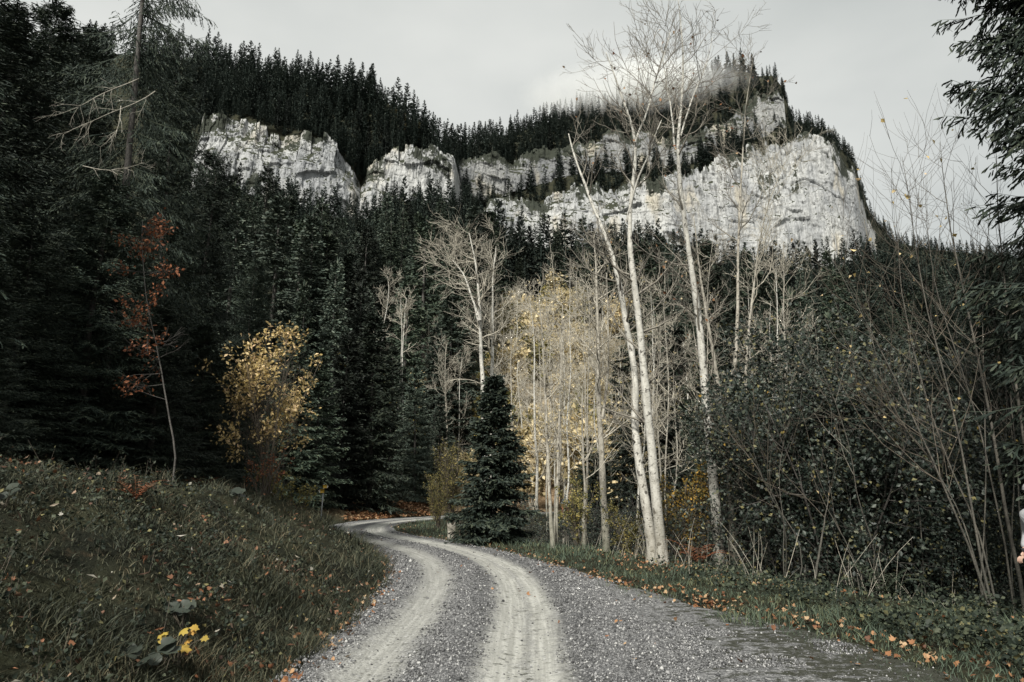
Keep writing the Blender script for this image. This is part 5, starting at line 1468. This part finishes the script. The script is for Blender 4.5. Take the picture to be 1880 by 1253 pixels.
seedling("maple_seedling", "maple seedling with bright yellow lobed leaves on the near left bank", "plant", q0[0], q0[1], M['maple'], 0.6,
         [(-.17, .15), (-.13, .11), (.02, .19), (.07, .17), (.05, .10), (.10, .21), (.0, .06), (.21, .13), (-.15, .05), (.08, .06)], 0.10, 5)
M['butter'] = leaf_mat("butterbur green", [(0, (0.01309, 0.0187, 0.01496)), (1, (0.0374, 0.04488, 0.03366))], 0.5, 0.3, trans=0.1)
def round_leaf_plant(px, py, d, n, size, label, seed):
    r_ = np.random.default_rng(seed); x, d = cast(px, py); gz = float(ground_z(x, d))
    o = empty("butterbur_plant", (x, d, gz), 0, label, "plant")
    st = MB(); lf = MB()
    for k in range(n):
        a = r_.uniform(0, 6.28); e_ = np.array([math.cos(a) * size * 1.1 * r_.random(), math.sin(a) * size * 1.1 * r_.random(), r_.uniform(.10, .22)])
        st.line(np.linspace([0, 0, -.04], e_, 4), np.linspace(.005, .003, 4), 4)
        Nn = unit(np.array([r_.normal(0, .4), -0.5 + r_.normal(0, .3), 1.0])); A = unit(np.cross(Nn, np.array([math.cos(a), math.sin(a), .1]))); B = np.cross(Nn, A)
        m = 16; th = np.arange(m) / m * 2 * math.pi; rd = size * 0.5 * r_.uniform(.8, 1.2) * (1 - 0.45 * np.exp(-((th - math.pi) / 0.35) ** 2)) * (1 + .06 * np.sin(th * 7))
        pt = e_ + A * (np.sin(th) * rd)[:, None] + B * (np.cos(th) * rd)[:, None] + Nn * (0.10 * rd * np.cos(th * 3))[:, None]
        kk = np.arange(m); lf.add(np.concatenate([[e_ - Nn * size * 0.08], pt]), np.stack([0 * kk, 1 + kk, 1 + (kk + 1) % m], -1))
    st.build("stems", M['browntwig'], o); lf.build("leaves", M['butter'], o)
for i, (px, py, d, n, s, lab) in enumerate([(300, 1240, 4.6, 5, .13, "round leaved grey green plant below the yellow maple seedling"), (240, 1245, 4.5, 4, .10, "small round leaved plant left of the maple seedling at the bottom"),
                                            (5, 935, 6.5, 4, .12, "round leaved plant at the left edge of the bank"), (335, 1150, 5.3, 6, .13, "dark round leaved plant just above the yellow maple seedling"), (430, 925, 14.5, 6, .17, "pale round leaved plant at the crest of the bank under the rusty bush")]):
    round_leaf_plant(px, py, d, n, s, lab, 60 + i)

# ------------------------------------------------------------------ built things
def box(mb, c, sx, sy, sz, bev=0.0, rz=0.0):
    x, y, z = sx / 2, sy / 2, sz / 2; b = min(bev, x * .9, y * .9)
    ring = [(-x + b, -y), (x - b, -y), (x, -y + b), (x, y - b), (x - b, y), (-x + b, y), (-x, y - b), (-x, -y + b)] if b > 0 else [(-x, -y), (x, -y), (x, y), (-x, y)]
    n = len(ring); V = np.array([(a, q, -z) for a, q in ring] + [(a, q, z) for a, q in ring])
    c_, s_ = math.cos(rz), math.sin(rz); V = np.stack([V[:, 0] * c_ - V[:, 1] * s_, V[:, 0] * s_ + V[:, 1] * c_, V[:, 2]], -1) + np.array(c)
    k = np.arange(n); o = mb.n
    mb.add(V, np.stack([k, (k + 1) % n, n + (k + 1) % n, n + k], -1)); mb.Fs.append(o + n + k[None]); mb.Fs.append(o + k[None, ::-1])
def prism(mb, outline, y0, y1):
    O = np.array(outline, float); n = len(O)
    V = np.concatenate([np.stack([O[:, 0], np.full(n, y0), O[:, 1]], -1), np.stack([O[:, 0], np.full(n, y1), O[:, 1]], -1)])
    k = np.arange(n); o = mb.n
    mb.add(V, np.stack([k, (k + 1) % n, n + (k + 1) % n, n + k], -1)); mb.Fs.append(o + k[None]); mb.Fs.append(o + n + k[None, ::-1])
sd = 36.0
sx = at(589.5, sd, 949); sgz = float(ground_z(sx, sd)); ztop = float(P3(593, 889, sd)[2])
so = empty("signpost", (sx, sd, sgz), 0, "grey metal hiking signpost with two yellow boards beside the bend", "signpost")
H_ = ztop - sgz
m_ = MB(); m_.line(np.array([[0, 0, -.3], [0.01, 0, H_ * .5], [0.06, 0, H_]]), [.035, .035, .035], 10); m_.build("post", M['steel'], so, True)
def arrow_board(zc, ln, hh, rz, left_tip):
    mb = MB()
    s_ = -1 if left_tip else 1
    prism(mb, [(0.06 * -s_, -hh / 2), (s_ * (ln - hh * .5), -hh / 2), (s_ * ln, 0), (s_ * (ln - hh * .5), hh / 2), (0.06 * -s_, hh / 2)], -.055, -.04)
    o = mb.build("sign_board", M['signyellow'], so); o.location = (0.05, 0, zc); o.rotation_euler = (0, 0, rz)
    tp = MB(); prism(tp, [(s_ * (ln - hh * .55), -hh * .46), (s_ * (ln - hh * .48), -hh * .46), (s_ * (ln - .02), 0), (s_ * (ln - hh * .48), hh * .46), (s_ * (ln - hh * .55), hh * .46)], -.062, -.056)
    tp.build("sign_tip", M['signwhite'], o)
    return o
arrow_board(H_ - 0.34, 0.26, 0.19, R(-12), True)
arrow_board(H_ - 0.12, 0.24, 0.17, R(38), False)

# old stakes and a rotten stump at the inside of the bend
for i, (px, py, d, tx, lab) in enumerate([(844, 993, 26, 0.01, "upright weathered stake left of the roadside spruce"), (852, 993, 26.2, 0.20, "slanting weathered stake left of the roadside spruce")]):
    x = at(px, d, py); gz = float(ground_z(x, d)); mb = MB()
    mb.line(np.array([[0, 0, -.25], [tx * .5, 0, .42], [tx, 0.02, .92]]), [.032, .03, .026], 8)
    o = mb.build("wooden_stake", M['wood'], None, True); o.location = (x, d, gz); tag(o, lab, "stake", "old fence stakes at the bend")
def stump(px, py, d, r0, h, label, spire, mA, mB):
    x = at(px, d, py); gz = float(ground_z(x, d)); r_ = np.random.default_rng(int(px))
    o = empty("tree_stump", (x, d, gz), 0, label, "stump")
    m = 14; th = np.arange(m) / m * 2 * math.pi
    mb = MB(); rows = []
    for k, z in enumerate([-0.2, 0.05, 0.3 * h, 0.7 * h, h]):
        rr_ = r0 * (1.35 if k == 0 else (1.2 if k == 1 else 1.0)) * (1 + .12 * np.sin(th * 3 + k) + r_.normal(0, .05, m))
        rows.append(np.stack([np.cos(th) * rr_, np.sin(th) * rr_, z + (r_.uniform(-.25, .25, m) * h if k == 4 else 0 * th)], -1))
    V = np.concatenate(rows); k = np.arange(m)
    Fq = np.concatenate([np.stack([k + a * m, (k + 1) % m + a * m, (k + 1) % m + (a + 1) * m, k + (a + 1) * m], -1) for a in range(4)])
    mb.add(V, Fq); mb.build("bark", mA, o)
    tp = MB(); c_ = np.array([[r0 * .1, 0, h + spire]]); tp.add(np.concatenate([rows[-1] * np.array([1.0 if spire < 0.1 else 1.25, 1.0 if spire < 0.1 else 1.25, 1]), c_]), np.stack([k, (k + 1) % m, np.full(m, m)], -1))
    tp.build("broken_top", mB, o)
stump(829, 985, 28, 0.16, 0.55, "grey rotten stump beside the stakes at the bend", -0.12, M['stump'], M['stump'])
stump(1037, 884, 62, 0.33, 0.75, "reddish stump with pointed grey top on the clearing's slope", 0.8, M['stumpred'], M['slate'])

# pale shallow stream glimpsed through the right wood
X_, Y_ = np.meshgrid(np.linspace(0, 1, 40), np.linspace(0, 1, 14))
sxp = 24 + X_ * 40; syp = 58 + 9 * np.sin(X_ * 3) + Y_ * 9
gzs = ground_z(sxp, syp)
tag(grid_mesh("stream_bed", sxp, syp, gzs + 0.25 + 0.05 * fbm(sxp * 2, syp * 2, 3, 4), M['grit'], True), kind='structure')

# fallen branch of pale dead wood hanging in the left spruces
r_ = np.random.default_rng(8)
DB = [path3([(255, 145), (210, 165), (170, 182), (130, 205), (98, 215)], 11.0, r_, 0.02, -0.6, 9), path3([(285, 168), (245, 195), (195, 215), (150, 232), (118, 250)], 11.0, r_, 0.02, -0.5, 9), path3([(222, 195), (222, 225), (205, 250), (182, 270)], 11.0, r_, 0.02, 0, 8), path3([(152, 305), (190, 312), (230, 310), (262, 297)], 11.2, r_, 0.02, 0, 8)]
o = empty("dead_boughs", tuple(DB[0][0]), 0, "bleached bare boughs reaching left from the grey spruce trunk", "branch")
for P in DB:
    mb = MB(); mb.line(P - DB[0][0], np.linspace(.009, .003, len(P)), 5)
    grow(mb, r_, P - DB[0][0], np.linspace(.012, .005, len(P)), 0, 1, cfg((9, 4), (0.1, 0.2), (0.8, 0.7), (0.5, 0.25), (-0.1, 0), (0.005, 0.003), 0.0025, 0.12, 0.4), None)
    mb.build("bough", M['greybark'], o)

# ------------------------------------------------------------------ the person at the right edge
M['fleece'] = plain("light grey fleece", (0.2856, 0.2924, 0.2992), 0.95, 0, 60, 0.12, 0.3)
M['knit'] = plain("grey knit", (0.204, 0.204, 0.204), 0.95, 0, 40, 0.3, 0.5)
M['knitdark'] = plain("dark knit stripe", (0.0408, 0.0408, 0.0442), 0.95, 0, 40, 0.3, 0.4)
M['trouser'] = plain("black cloth", (0.01224, 0.01224, 0.0136), 0.9, 0, 30, 0.2, 0.2)
M['skin'] = plain("skin", (0.3536, 0.2312, 0.1768), 0.55, 0, 30, 0.06, 0.05)
M['fur'] = leaf_mat("blond fur", [(0, (0.136, 0.0884, 0.0476)), (1, (0.374, 0.2856, 0.1768))], 0.8, 0)
M['hair'] = plain("brown hair", (0.068, 0.0442, 0.0272), 0.7, 0, 40, 0.3, 0.3)
def skinned(name, mat, parent, verts, edges, radii, root=0, sub=2):
    me = bpy.data.meshes.new(name); me.from_pydata([tuple(v) for v in verts], edges, []); me.materials.append(mat)
    o = bpy.data.objects.new(name, me); COL.objects.link(o); o.parent = parent
    o.modifiers.new("skin", 'SKIN')
    if not me.skin_vertices: raise RuntimeError("no skin layer")
    for i, r_ in enumerate(radii):
        s = me.skin_vertices[0].data[i]; s.radius = (r_, r_) if np.isscalar(r_) else r_
        s.use_root = (i == root)
    m = o.modifiers.new("sub", 'SUBSURF'); m.levels = sub; m.render_levels = sub
    return o
pd = 9.4; pxx = 6.77
pz = float(ground_z(pxx, pd))
po = empty("person", (pxx, pd, pz), R(-75), "person in grey fleece and striped knit cap cut by the right edge", "person")
# body, facing -Y before the turn; heights in metres
bv = [(0, 0, .98), (0, 0, 1.12), (0, -.01, 1.30), (0, -.01, 1.44), (0, -.03, 1.53), (0, -.06, 1.62), (0, -.07, 1.72),
      (.10, 0, .90), (.11, -.02, .50), (.11, .02, .10), (.11, -.12, .05), (-.10, 0, .90), (-.11, .06, .50), (-.11, .14, .10), (-.11, .0, .05),
      (.18, 0, 1.41), (.23, .05, 1.15), (.20, -.08, .97), (.17, -.13, .93), (-.18, 0, 1.41), (-.23, .05, 1.15), (-.20, -.08, .97), (-.17, -.13, .93)]
be = [(0, 1), (1, 2), (2, 3), (3, 4), (4, 5), (5, 6), (0, 7), (7, 8), (8, 9), (9, 10), (0, 11), (11, 12), (12, 13), (13, 14), (3, 15), (15, 16), (16, 17), (17, 18), (3, 19), (19, 20), (20, 21), (21, 22)]
br_ = [(.14, .10), (.125, .09), (.14, .10), (.12, .08), .052, (.078, .09), (.07, .085), .085, .058, .04, .035, .085, .058, .04, .035, .055, .043, .03, .026, .055, .043, .03, .026]
bo = skinned("body", M['skin'], po, bv, be, br_)
def hand(side):
    hb_ = skinned("hand", M['skin'], po, [(side * .17, -.13, .93), (side * .165, -.165, .905), (side * .16, -.195, .885)], [(0, 1), (1, 2)], [(.022, .03), (.018, .04), (.012, .038)], 0, 1)
    for k in range(4):
        z0 = .885; yy = -.195; xx = side * .16 + (k - 1.5) * .018
        skinned("finger", M['skin'], hb_, [(xx, yy + .012, z0 + .004), (xx, yy - .03, z0 - .02), (xx, yy - .04, z0 - .052), (xx, yy - .03, z0 - (.075 + .006 * (k in (1, 2))))], [(0, 1), (1, 2), (2, 3)], [.009, .0085, .008, .007], 0, 1)
    skinned("thumb", M['skin'], hb_, [(side * .14, -.16, .91), (side * .115, -.185, .885), (side * .118, -.21, .862)], [(0, 1), (1, 2)], [.011, .010, .008], 0, 1)
hand(1); hand(-1)
jk = [0, 1, 2, 3, 4, 15, 16, 17, 19, 20, 21]
mp_ = {k: i for i, k in enumerate(jk)}
skinned("fleece_jacket", M['fleece'], po, [bv[k] for k in jk], [(mp_[a], mp_[b]) for a, b in be if a in mp_ and b in mp_], [(.175, .135), (.165, .125), (.175, .13), (.145, .11), (.10, .095), .075, .068, .055, .075, .068, .055], 0)
tk = [0, 7, 8, 9, 11, 12, 13]; mp_ = {k: i for i, k in enumerate(tk)}
skinned("trousers", M['trouser'], po, [bv[k] for k in tk], [(mp_[a], mp_[b]) for a, b in be if a in mp_ and b in mp_], [(.16, .125), .105, .075, .062, .105, .075, .062], 0)
for a, b in ((9, 10), (13, 14)):
    skinned("boot", M['trouser'], po, [tuple(np.array(bv[a]) + [0, 0, .04]), tuple(np.array(bv[a]) + [0, .02, -.05]), tuple(np.array(bv[b]) + [0, -.02, -.005])], [(0, 1), (1, 2)], [.062, .055, (.05, .042)], 1, 1)
def dome(name, mat, c, rx, ry, rz_, z0, parent, bumpy=0.0, rows=9, m=20):
    mb = MB(); R_ = []
    for k in range(rows):
        a = z0 + (math.pi / 2 - 0.02 - z0) * k / (rows - 1); th = np.arange(m) / m * 2 * math.pi
        rib = 1 + bumpy * np.cos(th * 10)
        R_.append(np.stack([c[0] + rx * math.cos(a) * np.cos(th) * rib, c[1] + ry * math.cos(a) * np.sin(th) * rib, c[2] + rz_ * math.sin(a) + 0 * th], -1))
    k = np.arange(m)
    mb.add(np.concatenate(R_), np.concatenate([np.stack([k + a * m, (k + 1) % m + a * m, (k + 1) % m + (a + 1) * m, k + (a + 1) * m], -1) for a in range(rows - 1)]))
    return mb.build(name, mat, parent, True)
dome("hair", M['hair'], (0, -.045, 1.685), .088, .105, .10, -.6, po)
cap = dome("knit_cap", M['knit'], (0, -.06, 1.72), .098, .115, .11, 0.05, po, .02)
rim = dome("cap_stripe", M['knitdark'], (0, -.06, 1.735), .101, .118, .05, -.25, cap, .02, 4)
# face: nose, eyes, mouth, ears
fc = MB(); fc.add(np.array([(-.014, -.148, 1.655), (.014, -.148, 1.655), (0, -.178, 1.652), (0, -.15, 1.70)]), np.array([[0, 1, 2], [1, 3, 2], [3, 0, 2], [0, 3, 1]])); fc.build("nose", M['skin'], po)
for s_ in (1, -1):
    dome("eye", M['signwhite'], (s_ * .032, -.140, 1.695), .011, .008, .009, -1.5, po, 0, 7, 10)
    dome("ear", M['skin'], (s_ * .083, -.055, 1.665), .012, .022, .032, -1.5, po, 0, 7, 10)
mo = MB(); box(mo, (0, -.150, 1.618), .042, .012, .010, .004); mo.build("mouth", M['stumpred'], po)
fr = MB(); r_ = np.random.default_rng(3); n = 900; a = r_.uniform(0, 6.28, n)
P = np.stack([np.cos(a) * .17, np.sin(a) * .135, r_.uniform(.86, 1.0, n)], -1)
D_ = np.stack([np.cos(a) * .6, np.sin(a) * .6, -np.ones(n) * .8], -1) + r_.normal(0, .25, (n, 3))
fr.quads(diamonds(P, unit(D_) * r_.uniform(.05, .10, (n, 1)), np.full(n, .014), r_)); fr.build("fur_hem", M['fur'], po)

# ------------------------------------------------------------------ mist on the ridge
def mist(c, rad, dens, label):
    me = MB(); m, rows = 24, 12; R_ = []
    for k in range(rows + 1):
        a = -math.pi / 2 + math.pi * k / rows; th = np.arange(m) / m * 2 * math.pi
        R_.append(np.stack([c[0] + rad[0] * math.cos(a) * np.cos(th), c[1] + rad[1] * math.cos(a) * np.sin(th), c[2] + rad[2] * math.sin(a) + 0 * th], -1))
    k = np.arange(m)
    me.add(np.concatenate(R_), np.concatenate([np.stack([k + a * m, (k + 1) % m + a * m, (k + 1) % m + (a + 1) * m, k + (a + 1) * m], -1) for a in range(rows)]))
    mt = bpy.data.materials.new("mist"); mt.use_nodes = True; n_ = mt.node_tree; n_.nodes.clear()
    out = n_.nodes.new("ShaderNodeOutputMaterial"); pv = n_.nodes.new("ShaderNodeVolumePrincipled")
    pv.inputs["Color"].default_value = (0.84, 0.845, 0.835, 1)
    g_ = n_.nodes.new("ShaderNodeNewGeometry"); nz_ = noise(n_, g_.outputs["Position"], 0.022, 4, 0.6)
    tc_ = n_.nodes.new("ShaderNodeTexCoord"); mpn = n_.nodes.new("ShaderNodeMapping"); mpn.vector_type = 'POINT'
    sub = n_.nodes.new("ShaderNodeVectorMath"); sub.operation = 'SUBTRACT'; sub.inputs[1].default_value = c
    n_.links.new(g_.outputs["Position"], sub.inputs[0])
    dv = n_.nodes.new("ShaderNodeVectorMath"); dv.operation = 'DIVIDE'; dv.inputs[1].default_value = rad; n_.links.new(sub.outputs[0], dv.inputs[0])
    ln = n_.nodes.new("ShaderNodeVectorMath"); ln.operation = 'LENGTH'; n_.links.new(dv.outputs[0], ln.inputs[0])
    fall = mrange(n_, ln.outputs["Value"], 0.3, 0.98, 1, 0)
    dn = mth(n_, 'MULTIPLY', mth(n_, 'MULTIPLY', fall, mrange(n_, nz_, 0.22, 0.60)), dens)
    n_.links.new(dn, pv.inputs["Density"]); n_.links.new(pv.outputs[0], out.inputs["Volume"])
    o = me.build("mist", mt, None, True)
    return tag(o, label, None, None, "stuff")
pm = P3(1150, 190, 560)
mist((float(pm[0]) + 14, 560.0, float(pm[2]) + 6), (118, 55, 31), 0.095, "low mist hanging over the wooded ridge left of the summit")
